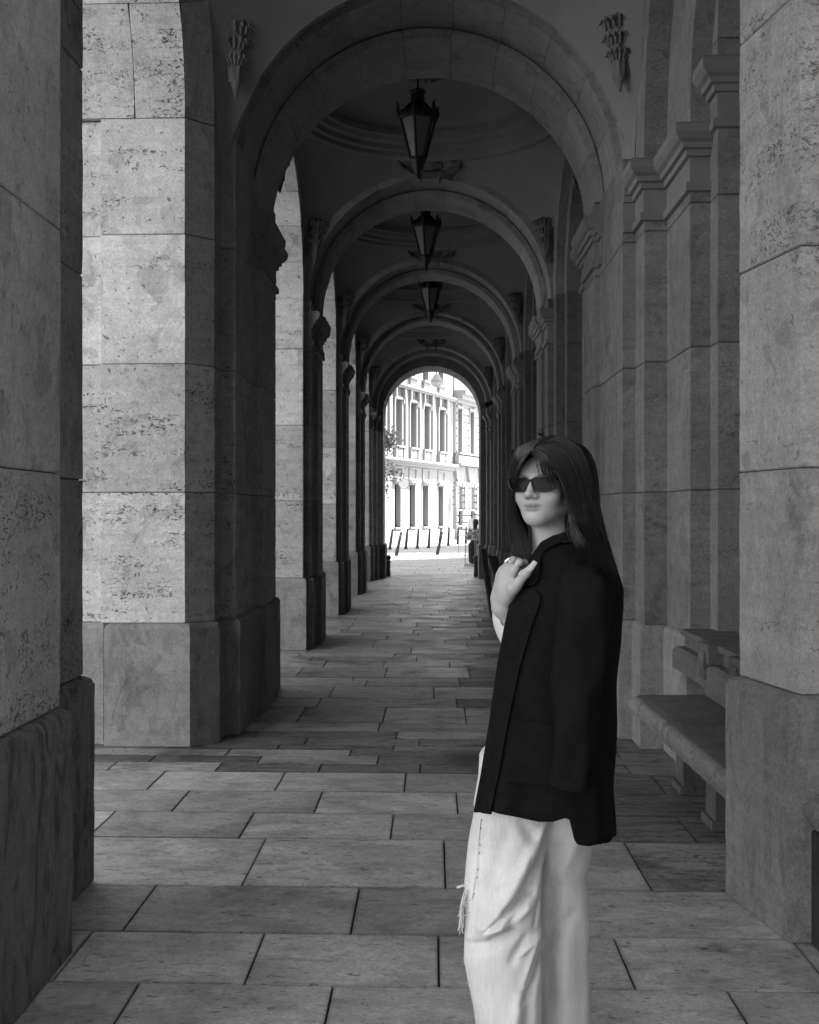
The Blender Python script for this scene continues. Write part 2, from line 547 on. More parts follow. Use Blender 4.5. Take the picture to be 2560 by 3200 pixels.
# pier 2, the large lit one
p2 = [(-2.5, 7.70), (-2.15, 7.70), (-2.15, 7.645), (-1.60, 7.645), (-1.445, 7.82), (-1.445, 8.06), (-1.345, 8.06), (-1.345, 9.05), (-1.305, 9.05),
      (-1.305, 9.65), (-1.345, 9.65), (-1.345, 10.12), (-1.43, 10.12), (-1.43, 10.30), (-2.5, 10.30)]
p2p = [(-2.53, 7.67), (-2.12, 7.67), (-2.12, 7.61), (-1.565, 7.61), (-1.405, 7.785), (-1.405, 8.02), (-1.305, 8.02), (-1.305, 9.01), (-1.27, 9.01),
       (-1.27, 9.69), (-1.31, 9.69), (-1.31, 10.16), (-1.40, 10.16), (-1.40, 10.33), (-2.53, 10.33)]
root = thing('stone_pier', 'largest bright travertine pier, pitted and patched, on the open left side', 'pier', (-1.8, 9.0, 0), group=PILLAR_GROUP_L)
courses(root, p2, p2p, LEV[:-1]+[4.05], M['trav'], M['plinth'], zsub=9, jit=0.0016, seed=2, inner=(-1.602, M['grimy_shade']))
cornice(root, [(-1.345, 8.75), (-1.345, 9.05), (-1.305, 9.05), (-1.305, 9.65), (-1.345, 9.65), (-1.345, 10.12), (-1.43, 10.12)])

# pier 1, nearest on the left
p1 = [(-2.4, 2.75), (-1.27, 2.75), (-1.27, 4.02), (-1.425, 4.02), (-1.425, 4.80), (-2.4, 4.80)]
p1p = [(-2.44, 2.71), (-1.232, 2.71), (-1.232, 4.03), (-1.385, 4.03), (-1.385, 4.83), (-2.44, 4.83)]
root = thing('stone_pier', 'nearest dark pier at the left edge of the picture', 'pier', (-1.8, 3.3, 0), group=PILLAR_GROUP_L)
courses(root, p1, p1p, LEV[:-1]+[4.05], M['trav_dark'], M['plinth_dark'], splits={0: [], 1: [(1, 3.55)], 2: [(1, 3.2)], 3: [(1, 3.6)]}, inner_y=(4.021, M['grimy_shade']), zsub=9, jit=0.002, seed=1, plinth_top=0.84)  # recessed far strip takes the stone with shade painted in

# end jamb, left and right (narrower last opening)
pe_l = [(-2.4, 26.3), (-1.43, 26.3), (-1.43, 26.45), (-1.36, 26.45), (-1.36, 26.88), (-1.29, 26.88), (-1.29, 27.5), (-1.17, 27.5), (-1.17, 28.6), (-2.4, 28.6)]
root = thing('stone_pier', 'last left pier framing the bright end arch', 'pier', (-1.8, 27.4, 0), group=PILLAR_GROUP_L)
courses(root, pe_l, [(-2.44, 26.26), (-1.395, 26.26), (-1.395, 26.41), (-1.325, 26.41), (-1.325, 26.84), (-1.255, 26.84), (-1.255, 27.46), (-1.12, 27.46), (-1.12, 28.64), (-2.44, 28.64)], LEV, M['trav_dark'], M['plinth'], seed=6)
cornice(root, [(-1.43, 26.45), (-1.36, 26.45), (-1.36, 26.88), (-1.29, 26.88), (-1.29, 27.5), (-1.17, 27.5)], k=0.7)

# scratched name on the pier
def text_mesh(txt, size, depth=0.002):
    cu = bpy.data.curves.new('t', 'FONT'); cu.body = txt; cu.size = size; cu.extrude = depth
    cu.align_x = 'CENTER'; cu.align_y = 'CENTER'; cu.resolution_u = 2
    ob = bpy.data.objects.new('t', cu); COL.objects.link(ob)
    dg = bpy.context.evaluated_depsgraph_get()
    me = bpy.data.meshes.new_from_object(ob.evaluated_get(dg))
    bpy.data.objects.remove(ob); bpy.data.curves.remove(cu)
    return me
M['chalk'] = plain('scratched_stone', 0.62, 0.9)
pier3 = [o for o in COL.objects if o.name.startswith('stone_pier') and 'ALEX' in o.get('label', '')][0]
me = text_mesh('ALEX', 0.10, 0.0012); me.materials.append(M['chalk'])
o = bpy.data.objects.new('scratched_name', me); COL.objects.link(o); o.parent = pier3
o.location = (-1.587+1.8, -0.851, 1.675); o.rotation_euler = (math.radians(90), math.radians(4), 0)

# ---- right side piers
def right_poly(t, e=0.0):
    return [(1.95, t-1.22-e), (1.406-e, t-1.22-e), (1.406-e, t-1.0-e), (1.314-e, t-1.0-e), (1.314-e, t-.73-e), (1.252-e, t-.73-e), (1.252-e, t-.30-e), (1.22-e, t-.30-e),
            (1.22-e, t+.30+e), (1.252-e, t+.30+e), (1.252-e, t+.73+e), (1.314-e, t+.73+e), (1.314-e, t+1.0+e), (1.406-e, t+1.0+e), (1.406-e, t+1.22+e), (1.95, t+1.22+e)]
lab_r = {3: 'dark ribbed wall pier directly above the woman\'s head', 4: 'wall pier left of the woman\'s hair, further along the right side',
         5: 'furthest full wall pier on the right side, before the end arch'}
for k_, t in [(3, T[3]), (4, T[4]), (5, T[5])]:
    root = thing('wall_pier', lab_r[k_], 'pier', (1.5, t, 0), group=PILLAR_GROUP_R)
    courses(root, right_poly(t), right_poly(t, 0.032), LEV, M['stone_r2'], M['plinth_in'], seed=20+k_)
    cornice(root, right_poly(t)[4:12], -1.0)
pr2 = [(2.1, 6.80), (1.60, 6.80), (1.60, 6.98), (1.485, 6.98), (1.485, 7.67), (1.34, 7.67), (1.34, 8.0), (1.257, 8.0), (1.257, 9.13), (1.22, 9.13), (1.22, 9.75), (1.257, 9.75),
       (1.257, 10.2), (1.314, 10.2), (1.314, 10.45), (1.406, 10.45), (1.406, 10.67), (2.1, 10.67)]
def grow(poly, e):
    p = ccw(poly); q = offset(p, e)
    return [(min(x, 2.1) if x > 2.05 else x, y) for x, y in q]
root = thing('wall_pier', 'broad ribbed wall pier on the right, rising beyond the stone bench', 'pier', (1.5, 8.5, 0), group=PILLAR_GROUP_R)
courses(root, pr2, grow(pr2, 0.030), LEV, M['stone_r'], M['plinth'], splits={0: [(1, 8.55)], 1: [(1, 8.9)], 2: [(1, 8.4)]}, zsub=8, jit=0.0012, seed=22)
cornice(root, [(1.257, 8.98), (1.257, 9.13), (1.22, 9.13), (1.22, 9.75), (1.257, 9.75), (1.257, 10.2), (1.314, 10.2)], -1.0)
cornice(root, [(1.60, 6.98), (1.485, 6.98), (1.485, 7.67), (1.34, 7.67), (1.34, 8.0), (1.257, 8.0)], -1.0, 'impost', 0.85)
cornice(root, [(2.1, 6.80), (1.60, 6.80), (1.60, 6.975)], -1.0, 'impost', 0.85, 0.31)
mb = MB(); mb.prism([(2.1, 6.80), (1.60, 6.80), (1.60, 6.98), (2.1, 6.98)], 3.862, 4.18, .004); mb.build('stone_block', M['stone_r'], root)
# nearest right pier
pr1 = [(1.285, 4.245), (1.202, 4.745), (1.95, 4.745), (1.95, 4.245)]
pr1p = [(1.233, 4.215), (1.152, 4.765), (2.0, 4.765), (2.0, 4.215)]
root = thing('wall_pier', 'nearest coarse-grained pier at the right edge of the picture', 'pier', (1.6, 4.5, 0), group=PILLAR_GROUP_R)
courses(root, pr1, pr1p, [0, .86, 1.66, 2.44, 3.34, 3.86], M['stone_r1'], M['plinth'], zsub=10, jit=0.002, seed=21, plinth_top=0.86)
# right end jamb
pe_r = [(1.95, 25.94), (1.406, 25.94), (1.406, 26.16), (1.314, 26.16), (1.314, 26.43), (1.252, 26.43), (1.252, 26.88), (1.19, 26.88), (1.19, 27.5), (1.07, 27.5), (1.07, 28.6), (1.95, 28.6)]
root = thing('wall_pier', 'last right pier framing the bright end arch', 'pier', (1.5, 27.3, 0), group=PILLAR_GROUP_R)
courses(root, pe_r, grow(pe_r, 0.035), LEV, M['stone_r'], M['plinth'], seed=26)
cornice(root, [(1.314, 26.43), (1.252, 26.43), (1.252, 26.88), (1.19, 26.88), (1.19, 27.5), (1.07, 27.5)], -1.0, k=0.7)
# small camera-like fitting and cable on the last right piers
# ---- niche back walls (right side)
bw = MB()
for (ya, yb) in [(10.6, 12.72), (15.1, 17.14), (19.5, 21.56), (23.9, 25.98)]:
    bw.box(1.80, ya, 0, 1.95, yb, 5.7)
tag(bw.build('niche_wall', M['stone_r2']), kind='structure')
bw = MB(); bw.box(1.95, 4.7, 0, 2.1, 6.85, 5.7); bw.box(1.75, 1.9, 0, 1.95, 4.25, 5.9)
tag(bw.build('bench_wall', M['stone_r']), kind='structure')

# ---- arches between piers
def arch_plate(x0, x1, yc, R, ya, yb, z0, ztop, n=28):
    """wall slab in the YZ plane with a round-headed hole"""
    mb = MB()
    arc = [(yc - R*math.cos(math.pi*i/n), z0 + R*math.sin(math.pi*i/n)) for i in range(n+1)]
    for x in (x0, x1):
        vs = [(x, y, z) for y, z in arc]
        # outer boundary matched to arc samples
        out = []
        for i in range(n+1):
            y, z = arc[i]
            dy, dz = y-yc, z-z0
            s = 1e9
            if dy < -1e-6: s = min(s, (ya-yc)/dy)
            if dy > 1e-6: s = min(s, (yb-yc)/dy)
            if dz > 1e-6: s = min(s, (ztop-z0)/dz)
            out.append((x, yc+dy*s, z0+dz*s))
        o_ = len(vs); vs += out
        fs = [(i, i+1, o_+i+1, o_+i) for i in range(n)]
        # corner fills
        ia = max(i for i in range(n+1) if abs(out[i][1]-ya) < 1e-4); ib = min(i for i in range(n+1) if abs(out[i][1]-yb) < 1e-4)
        vs += [(x, ya, ztop), (x, yb, ztop)]
        fs += [(o_+ia, o_+ia+1, len(vs)-2), (o_+ib-1, o_+ib, len(vs)-1)]
        mb.add(vs, fs)
    mb.rings([[(x0, y, z) for y, z in arc], [(x1, y, z) for y, z in arc]], False, False)
    mb.add([(x0, ya, ztop), (x1, ya, ztop), (x1, yb, ztop), (x0, yb, ztop)], [(0, 1, 2, 3)])
    return mb

def voussoir_splay(root, yc, R, z0, angs, mat):
    for a0, a1, xs in angs:
        for xa, xb in xs:
            mb = MB(); rings = []; m = 6
            for j in range(m+1):
                a = math.radians(a0+0.09 + (a1-a0-0.18)*j/m); c, s = math.cos(a), math.sin(a)
                e = 0.004 if j in (0, m) else 0.0
                if xa > -1.61: sec = [(-1.598+e, R+e), (-1.445-e, R+.175), (-1.445-e, R+.33), (-1.598+e, R+.33)]
                else: sec = [(xa+e, R+e), (xb-e, R+e), (xb-e, R+.33), (xa+e, R+.33)]
                rings.append([(x, yc-r*c, z0+r*s) for x, r in sec])
            mb.rings(rings, True, True); mb.build('voussoir', M['grimy_shade'] if xa > -1.61 else mat, root)

def voussoir_ring_x(root, x0, x1, yc, R0, R1, z0, n, mat):
    """arch stones spanning in Y (open side)"""
    for i in range(n):
        a0 = math.pi*i/n; a1 = math.pi*(i+1)/n
        g_ = 0.0022/R0
        mb = MB(); rings = []
        m = 4
        for j in range(m+1):
            a = a0+g_ + (a1-a0-2*g_)*j/m
            c, s = math.cos(a), math.sin(a)
            bev = 0.004 if j in (0, m) else 0.0
            rings.append([(x0+bev, yc-(R0+bev)*c, z0+(R0+bev)*s), (x1-bev, yc-(R0+bev)*c, z0+(R0+bev)*s), (x1-bev, yc-R1*c, z0+R1*s), (x0+bev, yc-R1*c, z0+R1*s)])
        mb.rings(rings, True, True)
        mb.build('voussoir', mat, root)

arches_l = [(1, 6.2225, 1.4225, 4.80, 7.645, 'round arch at the top left, over the gap before the largest bright pier'),
            (2, 11.675, 1.375, 10.30, 13.05, 'round arch over the second opening on the left'),
            (3, 16.11, 1.36, 14.75, 17.47, 'round arch over the third opening on the left'),
            (4, 20.53, 1.36, 19.17, 21.89, 'round arch over the fourth opening on the left'),
            (5, 24.95, 1.36, 23.59, 26.30, 'round arch over the furthest opening on the left')]
for k_, yc, R, ya, yb, lb in arches_l:
    root = thing('side_arch', lb, 'arch', (-1.9, yc, SPR), group='side arches of the open side')
    xi = -1.43 if k_ > 1 else -1.445
    if k_ == 1:
        full = [(-2.5, -1.602), (-1.6, -1.4)]; cut = [(-2.5, -1.932), (-1.928, -1.602), (-1.6, -1.4)]
        voussoir_splay(root, yc, R, 4.052, [(0, 28, full), (28, 59, full), (59, 90, full), (90, 121, full), (121, 152, full), (152, 180, cut)], M['trav'])
        arch_plate(-2.38, xi-0.012, yc, R+0.30, 3.4, yb+0.46, 4.054, 5.95).build('spandrel', M['plaster'], root)
        continue
    voussoir_ring_x(root, -2.4, xi, yc, R, R+0.30, SPR+0.006, 11, M['trav'])
    arch_plate(-2.38, xi-0.006, yc, R+0.28, ya-0.86, yb+0.86, SPR+0.004, 5.75).build('spandrel', M['plaster'], root)

for k_, yc, Rs_, ya, yb in [(2, 11.69, (1.26, 1.03), 10.1, 13.2), (3, 16.11, (1.21, 0.99), 14.6, 17.6), (4, 20.53, (1.21, .99), 19.0, 22.05), (5, 24.95, (1.21, .99), 23.4, 26.45)]:
    lb = {2: 'blind arch over the wall niche past the broad ribbed pier', 3: 'blind arch over the second wall niche on the right', 4: 'blind arch over the third wall niche on the right', 5: 'blind arch over the last wall niche on the right'}[k_]
    root = thing('blind_arch', lb, 'arch', (1.5, yc, SPR), group='blind arches of the wall side')
    arch_plate(1.314, 1.42, yc, Rs_[0], ya, yb, SPR+.003, 5.75).build('outer_order', M['stone_r'], root)
    arch_plate(1.406, 1.82, yc, Rs_[1], ya, yb, SPR+.003, 5.74).build('inner_order', M['stone_r'], root)
root = thing('blind_arch', 'blind arch over the stone bench, cut by the top of the picture', 'arch', (1.5, 5.9, SPR), group='blind arches of the wall side')
arch_plate(1.34, 1.50, 5.92, 1.75, 3.9, 8.4, SPR+.003, 5.75).build('outer_order', M['stone_r'], root)
arch_plate(1.485, 1.62, 5.85, 1.13, 3.9, 8.3, SPR+.003, 5.74).build('middle_order', M['stone_r'], root)
arch_plate(1.60, 1.98, 5.77, 1.03, 3.9, 8.2, SPR+.333, 5.73).build('inner_order', M['stone_r'], root)

# ---- transverse arches
def voussoir_ring_y(root, y0, y1, R0, R1, z0, n, mat, xc=XC, ph=0.0):
    for i in range(n):
        a0 = math.pi*i/n; a1 = math.pi*(i+1)/n
        g_ = 0.0016/R0
        mb = MB(); rings = []; m = 5
        for j in range(m+1):
            a = a0+g_ + (a1-a0-2*g_)*j/m
            c, s = math.cos(a), math.sin(a)
            bev = 0.003 if j in (0, m) else 0.0
            rings.append([(xc-(R0+bev)*c, y0+bev, z0+(R0+bev)*s), (xc-(R0+bev)*c, y1-bev, z0+(R0+bev)*s), (xc-R1*c, y1-bev, z0+R1*s), (xc-R1*c, y0+bev, z0+R1*s)])
        mb.rings(rings, True, True)
        mb.build('voussoir', mat, root, smooth=True, auto=30)

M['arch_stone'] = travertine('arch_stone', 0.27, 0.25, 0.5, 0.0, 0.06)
lab_t = {2: 'nearest transverse vault arch, cut by the top of the picture', 3: 'transverse vault arch right behind the largest lantern',
         4: 'transverse vault arch behind the middle lantern', 5: 'transverse vault arch behind the smallest lantern',
         6: 'innermost arch framing the bright street at the end'}
AR = {}
for k_, t in T.items():
    root = thing('vault_arch', lab_t[k_], 'arch', (XC, t, SPR), group='transverse arches of the vault')
    AR[k_] = root
    if k_ == 6:
        voussoir_ring_y(root, 26.45, 27.2, R_WIDE, 1.52, SPR, 11, M['arch_stone'])
        voussoir_ring_y(root, 26.88, 27.5, 1.24, 1.36, SPR, 11, M['arch_stone'])
        voussoir_ring_y(root, 27.45, 28.6, 1.12, 1.50, SPR-0.09, 13, M['arch_stone'])
        continue
    y0 = t-.70 if k_ != 2 else 8.5
    voussoir_ring_y(root, y0, t+.70, R_WIDE, 1.52, SPR+.01, 11, M['arch_stone'])
    voussoir_ring_y(root, t-.28 if k_ != 2 else 9.07, t+.28, R_RIB, 1.33, SPR, 11, M['arch_stone'])
    if k_ == 2:
        voussoir_ring_y(root, 8.02, 8.52, 1.385, 1.60, SPR+.01, 11, M['arch_stone'])
root = bpy.data.objects.new('overhead_arch', None); COL.objects.link(root); root.location = (XC, 3.5, SPR); tag(root, kind='structure')
voussoir_ring_y(root, 2.4, 4.5, 1.30, 1.55, SPR, 11, M['arch_stone'])

# ---- keystone cartouches
def cartouche(root, y, zc, k=1.0):
    mb = MB()
    # shell: bulging fluted ellipsoid
    nu, nv = 26, 10
    vs = []
    for j in range(nv+1):
        b_ = math.pi/2*j/nv
        for i in range(nu):
            a = 2*math.pi*i/nu
            fl = 1 + 0.07*math.cos(9*a)
            vs.append((XC + 0.165*k*math.cos(a)*math.cos(b_)*fl, y - 0.10*k*math.sin(b_), zc + 0.125*k*math.sin(a)*math.cos(b_)*fl))
    fs = [(j*nu+i, j*nu+(i+1) % nu, (j+1)*nu+(i+1) % nu, (j+1)*nu+i) for j in range(nv) for i in range(nu)]
    mb.add(vs, fs)
    for s in (-1, 1):
        # side scroll
        pts = []; rad = []
        for q in range(30):
            a = -1.9 + q*0.30
            rr_ = 0.135*k*(1 - q/38)
            pts.append((XC + s*(0.235*k + rr_*math.cos(a)*0.75), y-0.05*k - 0.0012*q, zc + 0.02 + rr_*math.sin(a)*1.15)); rad.append(0.030*k*(1-q/60))
        mb.tube(pts, rad, 7)
        # curved lower ribbon
        pts = [(XC + s*(0.30-0.03*q)*k, y-0.03, zc - (0.05+0.13*math.sin(q/7*1.5))*k) for q in range(8)]
        mb.tube(pts, 0.022*k, 6)
        # hanging drop
        mb.lathe([(0.001, -.06), (0.022, -.05), (0.026, -.02), (0.02, .02), (0.001, .03)], (XC+s*0.10*k, y-0.03, zc-0.20*k), 8)
    mb.tube([(XC-0.2*k, y-0.03, zc+0.145*k), (XC, y-0.05, zc+0.175*k), (XC+0.2*k, y-0.03, zc+0.145*k)], 0.024*k, 7)
    mb.box(XC-0.16*k, y-0.03, zc-0.19*k, XC+0.16*k, y+0.02, zc-0.13*k, 0.006)
    return mb.build('cartouche', M['carved'], root, smooth=True, auto=40)
for k_ in (3, 4, 5):
    cartouche(AR[k_], T[k_]-0.76, SPR+1.54, 1.08)
cartouche(AR[6], 26.43, SPR+1.50, 0.95)

# ---- vaults: pendentives, ring moulding, shallow dome, ceiling boss, corner leaves
def vault(label, ya, yb, x0=-1.44, x1=1.41, Rsph=2.12, zc=3.78, rr_=1.30, up=0.0):
    yc = (ya+yb)/2; cx = XC
    root = thing('vault', label, 'vault', (cx, yc, SPR+1.2), group='domed vault bays')
    nth, nr = 112, 14
    angs = [2*math.pi*i/nth for i in range(nth)]
    rings = []
    for j in range(nr+1):
        ring = []
        for a in angs:
            c, s = math.cos(a), math.sin(a)
            rm = 9
            if c > 1e-6: rm = min(rm, (x1-cx)/c)
            if c < -1e-6: rm = min(rm, (x0-cx)/c)
            if s > 1e-6: rm = min(rm, (yb-yc)/s)
            if s < -1e-6: rm = min(rm, (ya-yc)/s)
            rm = max(rm, rr_+0.02)
            rm = min(rm, Rsph*0.999)
            p0, p1 = math.asin(rr_/Rsph), math.asin(rm/Rsph)
            p = p0 + (p1-p0)*j/nr
            ring.append((cx+c*Rsph*math.sin(p), yc+s*Rsph*math.sin(p), zc+Rsph*math.cos(p)))
        rings.append(ring)
    mb = MB(); mb.rings(rings, True, False)
    mb.build('pendentive', M['plaster'], root, smooth=True)
    zr = zc + math.sqrt(Rsph**2-rr_**2) - .03
    mb = MB()
    prof = [(rr_+.05, .06), (rr_+.05, -.075), (rr_-.01, -.105), (rr_-.05, -.075), (rr_-.06, -.03), (rr_-.10, -.02), (rr_-.115, .03), (rr_-.16, .045), (rr_-.185, .09), (rr_-.21, .10), (rr_-.22, .16)]
    mb.lathe(prof, (cx, yc, zr), 96)
    mb.build('ring_moulding', M['moulding'], root, smooth=True, auto=35)
    mb = MB()
    prof = [((rr_-.20)*math.cos(q*math.pi/2/12), .14+0.34*math.sin(q*math.pi/2/12)) for q in range(13)]
    prof[-1] = (0.004, .48)
    mb.lathe(prof, (cx, yc, zr), 72)
    mb.build('dome', M['plaster'], root, smooth=True)
    mb = MB()
    mb.lathe([(0.20, .47), (0.19, .40), (0.14, .37), (0.10, .39), (0.07, .35), (0.03, .33), (0.002, .33)], (cx-.04, yc, zr), 30)
    for q in range(12):
        a = 2*math.pi*q/12
        mb.tube([(cx-.04+math.cos(a)*r_, yc+math.sin(a)*r_, zr+z_) for r_, z_ in ((0.06, .37), (0.13, .355), (0.20, .385), (0.235, .43))], [0.02, 0.034, 0.032, 0.012], 6)
    mb.build('ceiling_boss', M['carved'], root, smooth=True, auto=40)
    for sx in (-1, 1):
        for sy in (-1, 1):
            rz_ = math.sqrt(Rsph**2-(4.45+up-zc)**2)
            dl = min((yb-ya)/2-.05, math.sqrt(rz_**2-1.27**2)-.03)
            leaf_console(root, cx + sx*1.27, yc+sy*dl, sx, sy, up)
    return root

def leaf_console(root, x, y, sx, sy, up):
    """acanthus leaf bracket tucked into the foot of a pendentive"""
    mb = MB()
    dn = Vector((-sx*.55, -sy, 0)).normalized()
    tn = Vector((-dn.y, dn.x, 0))
    base = Vector((x, y, up))
    KS = .80
    # body: a bell that widens upwards and curls over
    nu, prof = 15, [(4.25, .012, .012), (4.30, .030, .03), (4.34, .044, .045), (4.35, .06, .06), (4.37, .055, .055), (4.45, .062, .07), (4.54, .075, .085), (4.63, .095, .11), (4.69, .115, .15), (4.715, .12, .175), (4.70, .10, .165), (4.72, .06, .06)]
    rings = []
    for z, w, d in prof:
        ring = []
        w *= KS; d *= KS*.8
        for i in range(nu):
            a = math.pi*(i/(nu-1))
            fl = 1.0 + (0.13*math.cos(7*a*1.0+math.pi) if z > 4.36 else 0)
            ring.append(tuple(base + tn*(w*math.cos(a)*fl) + dn*(d*math.sin(a)*fl) + Vector((0, 0, z + (0.016*math.cos(7*a+math.pi) if z > 4.6 else 0)))))
        rings.append(ring)
    mb.rings(rings, False, False)
    for q in range(-3, 4):
        a = math.pi/2 + q*.40
        for zz, w, d, L in ((4.50, .068, .08, .035), (4.60, .088, .10, .045), (4.69, .115, .155, .05)):
            w2, d2 = w*KS, d*KS*.8
            p = base + tn*(w2*math.cos(a)) + dn*(d2*math.sin(a)) + Vector((0, 0, zz))
            o = (tn*math.cos(a) + dn*math.sin(a))
            mb.tube([tuple(p-Vector((0, 0, .05))), tuple(p+o*.014), tuple(p+o*L*.7+Vector((0, 0, .012))), tuple(p+o*L+Vector((0, 0, -.018)))], [.006, .016, .014, .004], 5)
    mb.build('acanthus_bracket', M['carved'], root, smooth=True, auto=50)

vault('domed vault bay with the largest lantern', 10.15, 13.20)
vault('domed vault bay with the middle lantern', 14.60, 17.62)
vault('domed vault bay with the smallest lantern', 19.02, 22.04)
vault('last domed vault bay before the end arch, without a lantern', 23.44, 26.46)
vault('nearest vault bay, only its lower corners showing at the top of the picture', 4.5, 8.05, Rsph=2.22, zc=3.74, rr_=1.30, x0=-1.47, x1=1.345, up=0.02)

# ---- mass of the building over and beside the arcade, plus added light blockers
M['upper'] = plain('upper_stone', 0.36, 0.9, var=0.1, vscale=0.8)
bm_ = MB()
bm_.box(-2.4, 1.7, 6.0, 14, 28.6, 15.5)
bm_.box(2.12, 1.9, -0.02, 14, 28.6, 6.0)
bm_.box(1.96, 10.0, 0.0, 2.12, 28.6, 6.0)
bm_.box(-2.4, 27.0, 5.40, 2.12, 28.59, 6.0)
bm_.box(2.12, -1.2, -0.02, 14, 1.89, 15.5)  # side mass added out of view to block light from the right
tag(bm_.build('building_upper_storeys', M['upper']), kind='structure')
# ------------------------------------------------------------------ unseen buildings added to shape the light
M['blocker_wall'] = plain('blocker_render', 0.12, 0.9, var=0.1, vscale=0.5)
def plain_block(x0, y0, x1, y1, h):
    """an added building that stands outside the picture and only shapes the light"""
    root = bpy.data.objects.new('unseen_light_blocker', None); COL.objects.link(root); root.location = ((x0+x1)/2, (y0+y1)/2, 0); tag(root, kind='structure')
    mb = MB(); mb.box(x0, y0, -0.02, x1, y1, h); mb.build('wall', M['blocker_wall'], root)
    mb = MB(); mb.box(x0-.3, y0-.3, h, x1+.3, y1+.3, h+.35); mb.build('cornice', M['blocker_wall'], root)
plain_block(-30, 8.5, -13, 50, 14)      # across the square on the left
plain_block(-4, -30, 30, -9, 13)        # behind the photographer
plain_block(4.0, 29.0, 16, 43.0, 17.0)  # right of the street beyond the end arch
plain_block(5.4, 54.0, 16, 61.0, 15.0)

# ------------------------------------------------------------------ facades at the end of the street
M['facade'] = plain('painted_render', 0.28, 0.9, var=0.05, vscale=1.2, bump=0.15, bscale=20)
M['facade_trim'] = plain('painted_stucco', 0.33, 0.9)
M['frame'] = plain('window_frame', 0.010, 0.6, spec=0.1)
M['muntin'] = plain('window_bar', 0.16, 0.6)
M['glass'] = plain('window_glass', 0.50, 0.4, spec=0.2)
M['glass_dark'] = plain('dark_window_glass', 0.012, 0.5, spec=0.08)
FA = math.radians(19.5)
FD = (math.sin(FA), math.cos(FA)); FN = (math.cos(FA), -math.sin(FA))
F0 = (-2.4, 59.0)
def F(s, d, z): return (F0[0]+FD[0]*s+FN[0]*d, F0[1]+FD[1]*s+FN[1]*d, z)
def fbox(mb, s0, s1, d0, d1, z0, z1):
    P = [F(s0, d1, z0), F(s1, d1, z0), F(s1, d0, z0), F(s0, d0, z0), F(s0, d1, z1), F(s1, d1, z1), F(s1, d0, z1), F(s0, d0, z1)]
    mb.add(P, [(3, 2, 1, 0), (4, 5, 6, 7), (0, 1, 5, 4), (1, 2, 6, 5), (2, 3, 7, 6), (3, 0, 4, 7)])

def s_at(px):   # facade position seen at a given column of the photograph
    q = (px-1356)/3733
    return (F0[1]*q - F0[0])/(FD[0]-FD[1]*q)

win_s = [s_at(p) for p in (1243, 1289, 1330.5, 1378)]
sp = (win_s[3]-win_s[0])/3
win_s = [win_s[0]-3*sp, win_s[0]-2*sp, win_s[0]-sp] + win_s
S_END = s_at(1417)
S_BEG = win_s[0]-1.2
root = thing('palace', 'bright stuccoed palace with tall dark windows seen through the end arch', 'building', (F0[0], F0[1], 0))
palace = root
OW = 0.42   # half opening width
# wall made of strips between the openings (front d=0, depth .3)
mb = MB()
edges = [S_BEG] + [e for s in win_s for e in (s-OW, s+OW)] + [S_END]
for i in range(0, len(edges), 2): fbox(mb, edges[i], edges[i+1], -0.5, 0.0, -0.03, 15.0)
for s in win_s:
    for z0, z1 in ((-0.03, .78), (2.98, 4.92), (7.28, 8.62), (11.3, 15.0)):
        fbox(mb, s-OW, s+OW, -0.5, -0.004, z0, z1)
mb.build('wall', M['facade'], root)
mb = MB(); fbox(mb, S_BEG, S_END, -6, -0.52, -0.03, 15.0); mb.build('rear_wing', M['facade'], root)
mb = MB()
fbox(mb, S_BEG, S_END, 0.002, 0.10, -0.03, 0.60); mb.build('base_course', M['facade_trim'], root)
def pieces(name, items, mat=None):
    for it in items:
        mb = MB()
        for b6 in it: fbox(mb, *b6)
        mb.build(name, mat or M['facade_trim'], root)
pieces('ledge', [[(S_BEG, S_END+.12, 0.002, 0.34, 4.18, 4.30), (S_BEG, S_END+.1, 0.002, 0.24, 4.08, 4.18), (S_BEG, S_END+.05, 0.002, 0.10, 3.95, 4.08)],
                 [(S_BEG, S_END+.12, 0.002, 0.30, 8.00, 8.10), (S_BEG, S_END+.1, 0.002, 0.20, 7.90, 8.00)],
                 [(S_BEG, S_END+.2, 0.002, 0.5, 12.6, 13.0)]])
